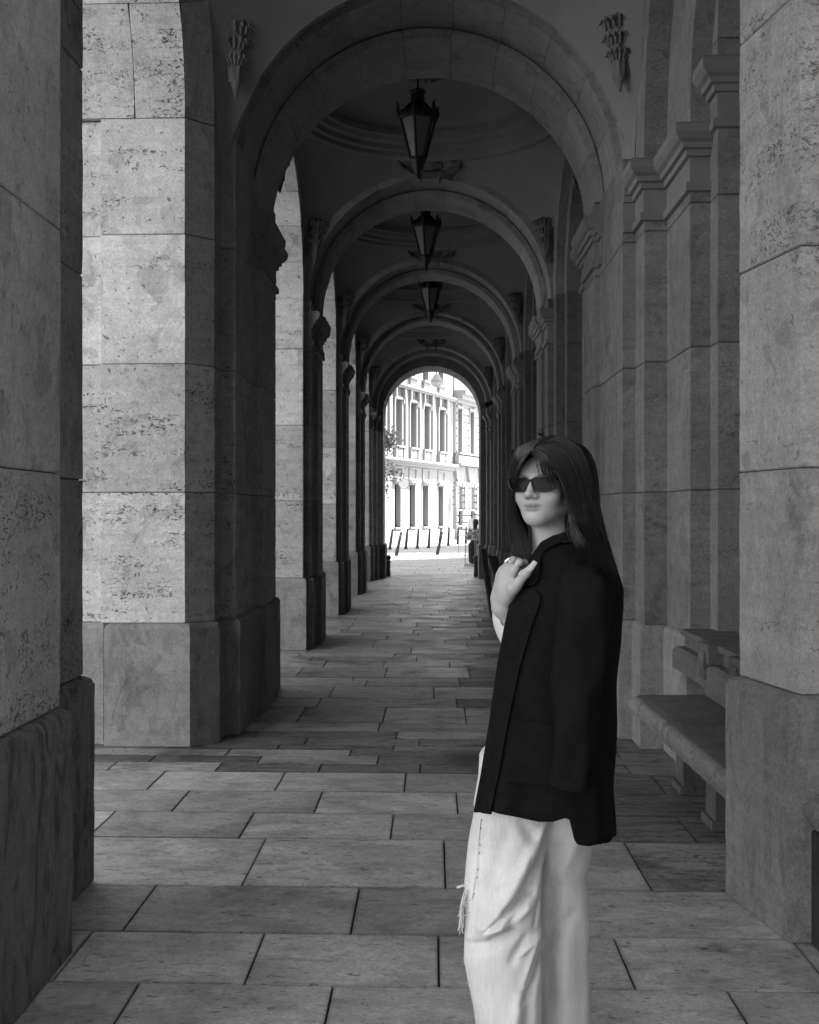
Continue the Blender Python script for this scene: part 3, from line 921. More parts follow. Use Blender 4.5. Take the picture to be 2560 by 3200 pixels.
for s in win_s:
    # carved panel under the ledge, ground floor
    pieces('panel_frame', [[(s-.55, s+.55, .002, .05, 3.80, 3.86), (s-.55, s+.55, .002, .05, 3.26, 3.32), (s-.55, s-.49, .002, .05, 3.32, 3.80), (s+.49, s+.55, .002, .05, 3.32, 3.80)]])
    pieces('window_hood', [[(s-.60, s+.60, .002, .16, 3.10, 3.20), (s-.5, s+.5, .002, .06, 3.0, 3.10)]])
    # upper floor surround
    pieces('window_surround', [[(s-.58, s-.44, .002, .08, 4.95, 7.30), (s+.44, s+.58, .002, .08, 4.95, 7.30), (s-.60, s+.60, .002, .12, 7.30, 7.42)]])
    pieces('balustrade', [[(s-.62, s+.62, .002, .22, 4.84, 4.94), (s-.56, s+.56, .002, .12, 4.32, 4.84), (s-.62, s-.46, .002, .18, 4.32, 4.84), (s+.46, s+.62, .002, .18, 4.32, 4.84), (s-.30, s+.30, .10, .16, 4.42, 4.76)]])
    mb = MB()
    rs = random.Random(int(s*100)+900)
    for q in range(26):
        u, w = rs.uniform(-.42, .42), rs.uniform(7.46, 7.86)
        fbox(mb, s+u-.04, s+u+.04, .002, rs.uniform(.03, .08), w-.03, w+.03)
    mb.build('relief_panel', M['facade_trim'], root)
    # brackets either side
    pieces('console', [[(s+e*.62-.07, s+e*.62+.07, .002, .22, 7.40, 7.90), (s+e*.62-.055, s+e*.62+.055, .002, .14, 7.10, 7.40)] for e in (-1, 1)])
    pieces('pilaster', [[(s+sp/2-.17, s+sp/2+.17, .002, .09, 4.3, 7.9)]])
    # third floor
    pieces('sill_block', [[(s-.62, s+.62, .002, .2, 8.52, 8.64), (s-.5, s+.5, .002, .1, 8.12, 8.52)]])
    # windows
    for zb, zt, tr, mat in ((.80, 2.98, 1.72, M['glass_dark']), (4.94, 7.28, 6.08, M['glass']), (8.64, 11.3, 10.2, M['glass'])):
        mb = MB(); D0, D1 = -0.40, -0.30
        fbox(mb, s-OW, s-OW+.17, D0, D1+.04, zb, zt); fbox(mb, s+OW-.17, s+OW, D0, D1+.04, zb, zt)
        fbox(mb, s-OW+.17, s+OW-.17, D0, D1, zb, zb+.08); fbox(mb, s-OW+.17, s+OW-.17, D0, D1, zt-.08, zt)
        fbox(mb, s-.07, s+.07, D0, D1+.03, zb+.08, zt-.08)
        fr = mb.build('window', M['frame'], root)
        mb = MB(); fbox(mb, s-OW+.02, s+OW-.02, D0-.02, D1+.06, tr-.07, tr+.05); mb.build('transom', M['frame'] if zb < 2 else M['frame'], fr)
        mb = MB(); fbox(mb, s-OW+.05, s+OW-.05, D0+.04, D0+.05, zb+.05, zt-.05); mb.build('pane', mat, fr)
        mb = MB()
        for zz in (zb+(tr-zb)*.5, tr+(zt-tr)*.52):
            fbox(mb, s-OW+.17, s+OW-.17, D0+.03, D1-.02, zz-.018, zz+.018)
        mb.build('glazing_bar', M['muntin'] if zb > 2 else M['frame'], fr)
    pieces('sill', [[(s-.5, s+.5, .002, .12, .70, .78)]])
# little lamp brackets that throw long shadows
for a_, b_ in zip(win_s[3:], win_s[4:]+[S_END]):
    s = (a_+b_)/2
    mb = MB(); mb.tube([F(s, -.02, 3.12), F(s, .30, 3.16), F(s, .42, 3.10)], .018, 6); mb.tube([F(s, .36, 3.10), F(s, .46, 3.02)], [.05, .03], 8)
    mb.build('flag_holder', M['facade_trim'], root)

# hotel building with rusticated base
root = thing('hotel_building', 'rusticated pale building with framed signs at the right of the end arch', 'building', F(S_END+.3, 0, 0))
S2, S3 = S_END+0.02, S_END+9.0
hw = [s_at(1431), s_at(1469), s_at(1507)]
hw += [hw[2]+2.1]
HD = 0.06
mb = MB()
edges = [S2] + [e for s in hw for e in (s-.36, s+.36)] + [S3]
for i in range(0, len(edges), 2): fbox(mb, edges[i], edges[i+1], -0.6, HD, 4.95, 15.5)
for s in hw:
    fbox(mb, s-.36, s+.36, -0.6, HD-.004, 7.55, 15.5)
fbox(mb, S2, S3, -.6, HD-.05, -0.03, 4.95)
mb.build('wall', M['facade'], root)
mb = MB(); fbox(mb, S2, S3, -6, -.62, -.03, 15.5); mb.build('rear_wing', M['facade'], root)
M['grey_band'] = plain('grey_stucco', 0.34, 0.9)
pieces('ledge', [[(S2, S3, HD+.002, .42, 4.92, 5.02), (S2, S3, HD+.002, .34, 4.40, 4.86), (S2, S3, HD+.002, .46, 4.28, 4.40)]], M['grey_band'])
pieces('ledge', [[(S2, S3, HD+.002, .75, 8.35, 8.6), (S2, S3, HD+.002, .55, 8.1, 8.35), (S2, S3, HD+.002, .25, 7.9, 8.1)]])
for s in hw:
    mb = MB(); D0, D1 = -.46, -.34
    fbox(mb, s-.36, s-.28, D0, D1, 4.95, 7.55); fbox(mb, s+.28, s+.36, D0, D1, 4.95, 7.55); fbox(mb, s-.28, s+.28, D0, D1, 4.95, 5.05); fbox(mb, s-.28, s+.28, D0, D1, 7.45, 7.55); fbox(mb, s-.28, s+.28, D0, D1+.02, 6.5, 6.58)
    fr = mb.build('window', M['frame'], root)
    mb = MB(); fbox(mb, s-.3, s+.3, D0+.04, D0+.05, 5.0, 7.5); mb.build('pane', M['glass_dark'], fr)
    pieces('window_surround', [[(s-.52, s-.38, HD+.002, HD+.08, 5.02, 7.6), (s+.38, s+.52, HD+.002, HD+.08, 5.02, 7.6), (s-.55, s+.55, HD+.002, HD+.12, 7.6, 7.75)]])
# rustication blocks: upper courses flat, lower courses cushion-shaped
def cushion(mb, s0, s1, z0, z1, d0, d1, r):
    L = [(0, d0), (r*.3, d0+(d1-d0)*.7), (r, d1)]
    rings = []
    for ins, d in L:
        rings.append([F(s0+ins, d, z0+ins), F(s1-ins, d, z0+ins), F(s1-ins, d, z1-ins), F(s0+ins, d, z1-ins)])
    mb.rings(rings, True, True)
piers_s = []
for a_, b_ in zip([S2-.4]+hw, hw+[S3]): piers_s.append(((a_+.36) if a_ > S2 else S2+.03, b_-.36))
for (a_, b_) in piers_s:
    if b_-a_ < .15: continue
    zz = .55
    while zz < 3.3:
        mb = MB(); cushion(mb, a_+.02, b_-.02, zz+.015, zz+.385, HD-.05, HD+.13, .07); mb.build('rusticated_block', M['facade_trim'], root); zz += .40
    zz = 5.1
    while zz < 7.8:
        mb = MB(); cushion(mb, a_+.04, b_-.04, zz+.02, zz+.40, HD, HD+.05, .03); mb.build('rusticated_block', M['facade_trim'], root); zz += .44
for s in hw:
    # flat arch of wedge stones above the opening
    for q in range(-3, 4):
        if q == 0: w0, w1 = -.09, .09
        mb = MB()
        b0, b1 = q*.22-.10, q*.22+.10; t0, t1 = q*.34-.155, q*.34+.155
        low = 3.05 if abs(q) < 2 else 3.05+.22*(abs(q)-1)
        P = [F(s+b0*.8, HD-.04, low), F(s+b1*.8, HD-.04, low), F(s+t1*.75, HD-.04, 4.26), F(s+t0*.75, HD-.04, 4.26)]
        Q = [F(s+b0*.8+.015, HD+.10, low+.02), F(s+b1*.8-.015, HD+.10, low+.02), F(s+t1*.75-.015, HD+.10, 4.24), F(s+t0*.75+.015, HD+.10, 4.24)]
        mb.rings([P, Q], True, True); mb.build('wedge_stone', M['facade_trim'], root)
    mb = MB(); fbox(mb, s-.34, s+.34, HD-.049, HD-.03, .85, 1.62); mb.build('basement_window', M['frame'], root)
    pieces('sill', [[(s-.45, s+.45, HD, HD+.12, 1.64, 1.74)], [(s-.45, s+.45, HD, HD+.12, .72, .80)]])
mb = MB(); fbox(mb, S2, S3, HD-.04, HD+.20, -.03, .5); mb.build('base_course', M['facade_trim'], root)

# framed vertical signs, mounted square to the street
M['sign_white'] = plain('sign_panel', 0.80, 0.7)
M['sign_black'] = plain('sign_frame', 0.03, 0.5)
def sign(px, label, txt, marks):
    Yc = F(s_at(px), 0, 0)[1] - 1.0
    cx = (px-1356)/3733*Yc
    root = thing('wall_sign', label, 'sign', (cx, Yc, 1.9), group='framed signs on the hotel')
    w, z0, z1 = 0.13, 1.75, 3.05
    mb = MB(); mb.box(cx-w, Yc-.02, z0, cx+w, Yc+.05, z1); mb.build('panel', M['sign_white'], root)
    mb = MB()
    for b6 in ((cx-w-.02, z0-.03, cx-w+.014, z1+.03), (cx+w-.014, z0-.03, cx+w+.02, z1+.03), (cx-w+.014, z0-.03, cx+w-.014, z0), (cx-w+.014, z1, cx+w-.014, z1+.03)):
        mb.box(b6[0], Yc-.04, b6[1], b6[2], Yc+.06, b6[3])
    mb.build('frame', M['sign_black'], root)
    mb = MB()
    for zz in (2.0, 2.42, 2.8): mb.box(cx-w-.32, Yc, zz, cx-w-.02, Yc+.03, zz+.03)
    mb.build('bracket', M['sign_black'], root)
    if txt:
        for i, ch in enumerate(txt):
            me = text_mesh(ch, 0.17, 0.003); me.materials.append(M['muntin'])
            o = bpy.data.objects.new('letter', me); COL.objects.link(o); o.parent = root
            o.location = (0.02, -.024, 2.86-.215*i-1.9); o.rotation_euler = (math.radians(90), 0, 0)
    if marks:
        mb = MB(); mb.tube([(cx-.07, Yc-.025, 1.87), (cx+.03, Yc-.025, 1.79)], .011, 6); mb.build('painted_stroke', M['frame'], root)
    return root
sign(1430, 'narrow framed sign lettered HOTEL, leftmost of the three signs', 'HOTEL', False)
sign(1459, 'narrow framed sign with one slanted stroke at its foot, middle of the three signs', '', True)
sign(1496.5, 'narrow framed sign cut by the end arch, rightmost of the three signs', '', False)

# ------------------------------------------------------------------ bollards
M['bollard'] = plain('bollard_iron', 0.03, 0.5, var=0.2, vscale=6)
def bollard(pxb, pyb, pxt, label):
    dy = pyb-1604
    Y = 5600/dy; X = (pxb-1356)/dy*1.5
    lean = (pxt-pxb)/3733*Y
    root = thing('bollard', label, 'bollard', (X, Y, -.03), group='leaning iron bollards along the street')
    mb = MB(); h = .86
    rings = []
    for t, w, d in ((0, .072, .06), (.03, .072, .06), (.06, .064, .055), (.9, .042, .040), (.97, .044, .042), (1.0, .036, .034)):
        cx, cy, cz = X+lean*t, Y+.04*t, -.03+h*t
        b = .012
        rings.append([(cx-w+b, cy-d, cz), (cx+w-b, cy-d, cz), (cx+w, cy-d+b, cz), (cx+w, cy+d-b, cz), (cx+w-b, cy+d, cz), (cx-w+b, cy+d, cz), (cx-w, cy+d-b, cz), (cx-w, cy-d+b, cz)])
    mb.rings(rings, True, True); mb.build('post', M['bollard'], root)
    mb = MB(); mb.box(X-.10, Y-.09, -.03, X+.10, Y+.09, -.008, .004); mb.build('base_plate', M['bollard'], root)
    mb = MB(); t = .88; mb.box(X+lean*t-.022, Y+.04*t-.047, -.03+h*t-.05, X+lean*t+.022, Y+.04*t-.041, -.03+h*t+.03); mb.build('badge', M['muntin'], root)
bl = [(1218, 1715, 1227, 'slim bollard furthest left, beside the left edge of the end arch'), (1238, 1736.6, 1254, 'nearer bollard on the left, leaning strongly to the right'),
      (1268, 1714, 1274, 'bollard just right of the strongly leaning left one'), (1304, 1712.5, 1308, 'upright bollard below the second ground-floor window'),
      (1339.5, 1710.6, 1343.5, 'upright bollard below the third ground-floor window'), (1365.5, 1733.8, 1382, 'nearer bollard in the middle of the end arch, leaning to the right'),
      (1372, 1708, 1379, 'bollard hidden behind the nearer leaning one in the middle'), (1400.7, 1703, 1403.5, 'bollard in front of the corner between palace and hotel'),
      (1430, 1699.5, 1433, 'bollard partly behind the left bistro table'), (1455, 1697, 1457, 'bollard whose top shows above the left bistro table')]
for a_ in bl: bollard(*a_)

# guard stones with ball heads beside the end jambs
M['iron'] = plain('cast_iron', 0.10, 0.5)
for X, lb in ((-1.075, 'ball-headed guard post at the foot of the left end jamb'), (0.99, 'ball-headed guard post at the foot of the right end jamb')):
    root = thing('guard_post', lb, 'post', (X, 28.35, 0), group='guard posts of the end arch')
    mb = MB(); mb.lathe([(.05, 0), (.05, .12), (.042, .14), (.042, .32), (.055, .335), (.055, .36), (.03, .375), (.03, .39)], (X, 28.35, 0), 14); mb.build('post', M['iron'], root, True, auto=40)
    mb = MB(); mb.lathe([(.0, .38), (.032, .39), (.055, .42), (.06, .45), (.05, .485), (.03, .505), (0.0, .512)], (X, 28.35, 0), 14); mb.build('ball', M['iron'], root, True)

# ------------------------------------------------------------------ hanging street lamp, disc sign
root = thing('street_lamp', 'lamp hung on wires high over the street, in the crown of the end arch', 'lamp', (.12, 50, 7.1))
mb = MB(); mb.lathe([(.02, .22), (.10, .20), (.16, .08), (.25, -.02), (.27, -.08), (.27, -.12)], (.12, 50, 7.1), 20); mb.build('lamp_hood', M['grey_band'], root, True, auto=40)
mb = MB(); mb.lathe([(.25, -.12), (.22, -.24), (.12, -.32), (.001, -.34)], (.12, 50, 7.1), 20)
M['milk'] = plain('milk_glass', 0.55, 0.3); mb.build('lamp_bowl', M['milk'], root, True)
mb = MB(); mb.tube([(-.25, 50, 7.72), (0, 50, 7.8), (.12, 50, 7.62), (.3, 50, 7.78), (.45, 50, 7.66)], .022, 6); mb.tube([(.12, 50, 7.62), (.12, 50, 7.3)], .02, 6); mb.tube([(-.1, 50, 7.55), (.12, 50, 7.66), (.34, 50, 7.52)], .018, 6); mb.build('bracket', M['frame'], root)
mb = MB(); mb.tube([(-9, 50, 8.3), (.12, 50, 7.68), (9, 50, 8.1)], .008, 5); mb.build('wire', M['frame'], root)
dx, dyy, dz = (1262-1356)/3733*58, 58.0, 1.5+(1604-1511)*58/3733
root = thing('disc_sign', 'round white disc sign in front of the palace windows', 'sign', (dx, dyy, dz))
mb = MB()
mb.rings([[(dx+.25*math.cos(a), dyy+e, dz+.25*math.sin(a)) for a in [2*math.pi*i/32 for i in range(32)]] for e in (-.05, .05)], True, True); mb.build('disc', M['sign_white'], root)
mb = MB(); mb.rings([[(dx+r_*math.cos(a), dyy+e, dz+r_*math.sin(a)) for a in [2*math.pi*i/32 for i in range(32)]] for r_, e in ((.252, -.03), (.268, -.03), (.268, .06), (.252, .06))], True, False); mb.build('rim', M['frame'], root)
mb = MB(); mb.tube([(dx, dyy, dz+.26), (dx, dyy+.2, dz+.5), (dx-.2, dyy+.9, dz+.5)], .015, 6); mb.build('arm', M['frame'], root)

# ------------------------------------------------------------------ tree whose branches reach in at the left of the end arch
def leaf_mat():
    m, nt, b = new_mat('leaf'); k = NB(nt)
    f = k.noise(k.pos(), 5.0, 3)
    k.link(k.grey(k.step(f, 0.3, 0.7, 0.05, 0.13)), b.inputs['Base Color'])
    b.inputs['Roughness'].default_value = 0.45
    tr = k.n('ShaderNodeBsdfTranslucent'); tr.inputs['Color'].default_value = (.16, .16, .16, 1)
    mx = k.n('ShaderNodeMixShader'); mx.inputs[0].default_value = 0.35
    out = nt.nodes['Material Output']
    k.link(b.outputs[0], mx.inputs[1]); k.link(tr.outputs[0], mx.inputs[2]); k.link(mx.outputs[0], out.inputs['Surface'])
    return m
M['leaf'] = leaf_mat(); M['bark'] = plain('bark', 0.10, 0.9, var=0.3, vscale=5)
TX, TY = -4.9, 45.0
root = thing('plane_tree', 'leafy street tree whose branch tips enter at the left of the end arch', 'tree', (TX, TY, -.03))
rt = random.Random(21)
mb = MB()
mb.tube([(TX, TY, -.03), (TX+.05, TY, 1.2), (TX-.04, TY, 2.6), (TX+.02, TY+.05, 4.2), (TX, TY, 6.5)], [.22, .17, .15, .12, .05], 10)
mb.build('trunk', M['bark'], root, True)
br = MB(); tips = []
for i in range(34):
    a = rt.uniform(-math.pi, math.pi) if i > 15 else rt.uniform(-.9, .9)
    z0 = rt.uniform(2.0, 6.2); L = rt.uniform(1.6, 3.0)*(1 if i > 15 else 1.12)
    dz = rt.uniform(-.5, .7)
    p = [(TX, TY, z0), (TX+math.cos(a)*L*.5, TY+math.sin(a)*L*.5, z0+dz*.6+.25), (TX+math.cos(a)*L, TY+math.sin(a)*L, z0+dz)]
    br.tube(p, [.06, .035, .012], 6)
    tips += [(p[1], .5), (p[2], .42)] + [(tuple(p[1][q]+(p[2][q]-p[1][q])*.5 for q in range(3)), .45)]
    for _ in range(3):
        q = Vector(p[2]) + Vector((rt.uniform(-.45, .45), rt.uniform(-.4, .4), rt.uniform(-.4, .35)))
        br.tube([p[1], tuple((Vector(p[1])+q)/2+Vector((0, 0, .08))), tuple(q)], [.02, .014, .006], 5); tips.append((tuple(q), .28))
br.build('limbs', M['bark'], root, True)
lf = MB()
for c, r in tips:
    for _ in range(int(200*r)):
        d = Vector((rt.gauss(0, 1), rt.gauss(0, 1), rt.gauss(0, .9)))
        pt = Vector(c) + d*r*.5
        u = Vector((rt.gauss(0, 1), rt.gauss(0, 1), rt.gauss(0, 1))).normalized()
        w = u.cross(Vector((rt.gauss(0, 1), rt.gauss(0, 1), rt.gauss(0, 1)))).normalized()
        s_ = rt.uniform(.05, .10)
        lf.add([tuple(pt-u*s_), tuple(pt+w*s_*.55), tuple(pt+u*s_), tuple(pt-w*s_*.55)], [(0, 1, 2, 3)])
lv = lf.build('crown', M['leaf'], root); lv['kind'] = 'stuff'
# ------------------------------------------------------------------ stone bench in the niche
M['bench'] = travertine('bench_stone', 0.14, 0.3, 0.8, 0.15, 0.08)
M['bench_nose'] = travertine('rough_bench_edge', 0.26, 0.5, 1.2, 0.0, 0.05)
M['bench_back'] = travertine('bench_back_stone', 0.14, 0.3, 0.6, 0.25, 0.08)
def bench(label, ya, yb, xf0, xb, cuts, supports, back, up=0.0, taper=0.0):
    xf = xf0
    root = thing('stone_bench', label, 'bench', (xf+.3, (ya+yb)/2, 0), group='stone benches along the wall')
    rb = random.Random(int(ya*10))
    ys = [ya] + cuts + [yb]
    for a, b_ in zip(ys[:-1], ys[1:]):
        n = max(4, int((b_-a)/.02)); rings = []
        for i in range(n+1):
            y = a+.003 + (b_-a-.006)*i/n
            xf = xf0 - taper*(y-ya)/(yb-ya)
            j = lambda s=.004: rb.uniform(-s, s)
            rings.append([(xb, y, .33+up), (xf+.05, y, .33+j(.003)+up), (xf+.012, y, .345+j()+up), (xf+j(), y, .375+j()+up), (xf-.006+j(.006), y, .40+up), (xf+.006+j(.005), y, .43+j()+up), (xf+.035+j(), y, .447+up), (xf+.08, y, .452+up), (xb, y, .455+up)])
        mb = MB(); mb.rings(rings, True, True)
        mb.build('seat_slab', M['bench'], root, smooth=True, auto=60)
        nose = MB()
        rg = [[(p[0]-.003, p[1], p[2]) for p in r[2:7]] + [(r[6][0]+.02, r[6][1], .44+up), (r[2][0]+.02, r[2][1], .36+up)] for r in rings]
        nose.rings(rg, True, True); nose.build('worn_edge', M['bench_nose'], root, smooth=True, auto=70)
    for y in supports:
        mb = MB(); mb.box(xf+.19, y-.10, .04, xb, y+.10, .33+up, .006); mb.box(xf+.17, y-.115, 0, xb, y+.115, .045, .006)
        mb.build('support', M['bench'], root)
    if back:
        mb = MB(); mb.box(1.56, ya, .455, 1.70, yb, .60); mb.build('back_recess', M['bench_back'], root)
        mb = MB()
        mb.rings([[(1.375, y, .615), (1.62, y, .60), (1.62, y, .735), (1.40, y, .735), (1.375, y, .715)] for y in (ya, yb-.004)], True, True)
        mb.build('back_rail', M['bench'], root)
        mb = MB(); mb.box(1.445, ya, .737, 1.70, yb-.004, .80); mb.box(1.42, ya, .801, 1.70, yb-.002, .835, .006); mb.build('back_panel', M['bench_back'], root)
        for y in (6.15, 5.50):
            mb = MB()
            mb.box(1.372, y-.12, .735, 1.46, y+.12, .836, .008); mb.box(1.362, y-.06, .66, 1.40, y+.06, .80, .006)
            mb.build('carved_back_block', M['bench_back'], root)
        for y in (5.75, 4.95):
            mb = MB(); mb.box(1.43, y-.14, .456, 1.559, y+.14, .599, .006); mb.build('back_support', M['bench_nose'], root)
    return root
bench('long stone bench with rough front edge and carved back in the right wall niche', 4.77, 6.95, 1.168, 1.70, [5.42, 6.06], [5.05, 5.78, 6.5], True, 0.0, .032)
bench('end of a second stone bench cut off at the right edge of the picture', 2.2, 4.205, 1.295, 1.76, [3.2], [2.6], False, .075)
mb = MB(); mb.box(1.312, 3.2, 0.0, 1.75, 4.205, .40, .006)  # block standing in for the shadow under the bench, shade put into dark stone
M['bench_shade'] = travertine('bench_shade_stone', 0.05, 0.3)
mb.build('base', M['bench_shade'], [o for o in COL.objects if o.name.startswith('stone_bench') and 'second' in o['label']][0])

# ------------------------------------------------------------------ hanging lanterns
M['black_iron'] = plain('black_iron', 0.016, 0.55)
M['pane'] = plain('milky_lantern_pane', 0.20, 0.35)
def make_lantern(label, X, Y):
    Z0 = 4.765
    root = thing('hanging_lantern', label, 'lantern', (X, Y, Z0), group='hanging lanterns of the vault')
    N = 6; ph = math.radians(20)
    def ring(r, z): return [(X+.87*r*math.cos(ph+2*math.pi*i/N), Y+.87*r*math.sin(ph+2*math.pi*i/N), Z0+z) for i in range(N)]
    mb = MB()
    mb.rings([ring(r, z) for r, z in ((.225, .575), (.232, .60), (.222, .63), (.15, .70), (.105, .735), (.085, .745), (.082, .83), (.095, .84), (.098, .86), (.07, .875), (.02, .885))], True, True)
    mb.build('roof', M['black_iron'], root)
    for i in range(N):
        a = ph+2*math.pi*i/N; c, s = .87*math.cos(a), .87*math.sin(a)
        mb = MB(); mb.tube([(X+.215*c, Y+.215*s, Z0+.60), (X+.24*c, Y+.24*s, Z0+.66), (X+.232*c, Y+.232*s, Z0+.70), (X+.25*c, Y+.25*s, Z0+.735)], [.022, .02, .014, .003], 6); mb.build('crest_spike', M['black_iron'], root)
        a2 = ph+2*math.pi*(i+.5)/N; c2, s2 = math.cos(a2), math.sin(a2)
        mb = MB()
        for e in (-.08, 0, .08):
            aa = a2+e*4; mb.tube([(X+.17*math.cos(aa), Y+.17*math.sin(aa), Z0+.61), (X+.18*math.cos(aa), Y+.18*math.sin(aa), Z0+.655-abs(e)*.2), (X+.175*math.cos(aa), Y+.175*math.sin(aa), Z0+.675-abs(e)*.25)], [.02, .018, .004], 5)
        mb.build('cresting', M['black_iron'], root)
        mb = MB(); mb.tube([(X+.208*c, Y+.208*s, Z0+.59), (X+.088*c, Y+.088*s, Z0+.20)], .013, 6); mb.build('glazing_bar', M['black_iron'], root)
        b1 = a + 2*math.pi/N
        p = lambda r, an, z: (X+.87*r*math.cos(an), Y+.87*r*math.sin(an), Z0+z)
        mb = MB(); mb.rings([[p(.200, a, .585), p(.200, b1, .585), p(.083, b1, .21), p(.083, a, .21)], [p(.195, a, .585), p(.195, b1, .585), p(.078, b1, .21), p(.078, a, .21)]], True, True)
        mb.build('pane', M['pane'], root)
    mb = MB(); mb.rings([ring(r, z) for r, z in ((.02, .215), (.098, .21), (.10, .185), (.085, .16), (.06, .10), (.045, .085), (.03, .05), (.034, .035), (.012, .0))], True, True)
    mb.build('bottom_bowl', M['black_iron'], root)
    mb = MB(); mb.tube([(X, Y, Z0+.88), (X, Y, 5.93)], .011, 8); mb.lathe([(.012, 1.0), (.03, 1.02), (.035, 1.05), (.012, 1.09)], (X, Y, Z0), 10); mb.build('hanging_rod', M['black_iron'], root)
    return root
lan = make_lantern('largest black hexagonal lantern hanging in the nearest complete vault bay', -.157, 11.68)
for lb, X, Y in (('middle-sized black hexagonal lantern hanging behind the largest one', -.108, 16.11), ('smallest black hexagonal lantern hanging furthest down the arcade', -.06, 20.53)):
    c_ = copy_tree(lan); c_.location = (X, Y, 4.765); c_['label'] = lb

# ------------------------------------------------------------------ small fittings on the right piers
root = thing('wall_spotlight', 'small dark spotlight with a hanging cable on the last right pier', 'spotlight', (1.20, 26.3, 3.87))
mb = MB(); mb.tube([(1.25, 26.42, 3.93), (1.18, 26.28, 3.90), (1.10, 26.15, 3.83)], [.05, .055, .06], 10); mb.build('housing', M['black_iron'], root, True, auto=40)
mb = MB(); mb.tube([(1.25, 26.43, 3.93), (1.27, 26.43, 3.99)], .02, 6); mb.build('bracket', M['black_iron'], root)
mb = MB(); mb.tube([(1.20, 26.36, 3.78), (1.215, 26.37, 3.5), (1.235, 26.38, 3.3), (1.245, 26.40, 3.1)], .009, 5); mb.build('cable', M['pane'], root)
root = thing('iron_hook', 'small black iron hook on the ribbed pier above the woman\'s head', 'hook', (1.21, 13.58, 2.39))
mb = MB(); mb.tube([(1.225, 13.59, 2.39), (1.19, 13.57, 2.39), (1.18, 13.56, 2.41)], .011, 6); mb.box(1.205, 13.57, 2.37, 1.221, 13.60, 2.41); mb.build('hook', M['black_iron'], root)

# ------------------------------------------------------------------ black boards leaning in the arcade
M['black_wood'] = plain('black_painted_wood', 0.018, 0.45, var=.2, vscale=9)
def board(label, p_top, p_bot, th, Y, dp):
    (xt, zt), (xb, zb) = p_top, p_bot
    root = thing('leaning_board', label, 'board', ((xt+xb)/2, Y, 0), group='black boards behind the woman')
    mb = MB()
    mb.rings([[(x, y, z) for x, z in ((xt, zt), (xt+th, zt), (xb+th, zb), (xb, zb))] for y in (Y-dp, Y+dp)], True, True)
    mb.build('panel', M['black_wood'], root)
    mb = MB(); k = .04
    for y in (Y-dp-.006, Y+dp-.02):
        mb.rings([[(x, yy, z) for x, z in ((xt-.008, zt+.01), (xt+k, zt+.01), (xb+k, zb), (xb-.008, zb))] for yy in (y, y+.026)], True, True)
    mb.build('edge_batten', M['black_wood'], root)
    return root
board('taller black slanted board beside the woman\'s raised hand', (.675, .99), (.83, 0.0), .07, 17.4, .24)
board('shorter black slanted board between the taller board and the woman\'s hand', (.755, .915), (1.06, 0.0), .11, 16.7, .24)

# ------------------------------------------------------------------ bistro tables
M['steel'] = plain('table_steel', 0.35, 0.35, metal=0.6)
M['table_top'] = plain('table_top', 0.28, 0.4)
def bistro(label, X, Y, r, h):
    root = thing('bistro_table', label, 'table', (X, Y, -.03), group='round bistro tables')
    mb = MB(); mb.lathe([(0.001, h-.03), (r-.01, h-.03), (r, h-.022), (r, h-.006), (r-.006, h), (0.001, h)], (X, Y, -.03), 28); mb.build('tabletop', M['table_top'], root, True, auto=35)
    for a in (math.pi*1.05, math.pi*1.72, math.pi*.35):
        mb = MB(); mb.tube([(X+r*.85*math.cos(a), Y+r*.85*math.sin(a), h-.05), (X+r*.95*math.cos(a), Y+r*.95*math.sin(a), -.02)], .013, 7); mb.build('leg', M['steel'], root)
    mb = MB()
    for z in (.06, .10):
        mb.tube([(X-r*.95, Y-.05, z-.03), (X+r*.95, Y-.05, z-.03)], .012, 6)
    mb.tube([(X, Y-r*.9, .05), (X, Y+r*.9, .05)], .012, 6); mb.build('crossbar', M['steel'], root)
    return root
bistro('nearer round bistro table at the right jamb of the end arch', 1.075, 33.7, .215, .80)
bistro('farther round bistro table standing in front of the bollards', 1.045, 40.8, .225, .79)
root = thing('drinking_glass', 'glass standing on the farther bistro table', 'glass', (1.20, 40.7, .76))
M['clear'] = plain('tumbler_glass', .45, .1)
mb = MB(); mb.lathe([(.001, 0), (.032, 0), (.036, .12), (.030, .12), (.028, .01), (.001, .01)], (1.20, 40.7, .762), 14); mb.build('tumbler', M['clear'], root, True, auto=35)

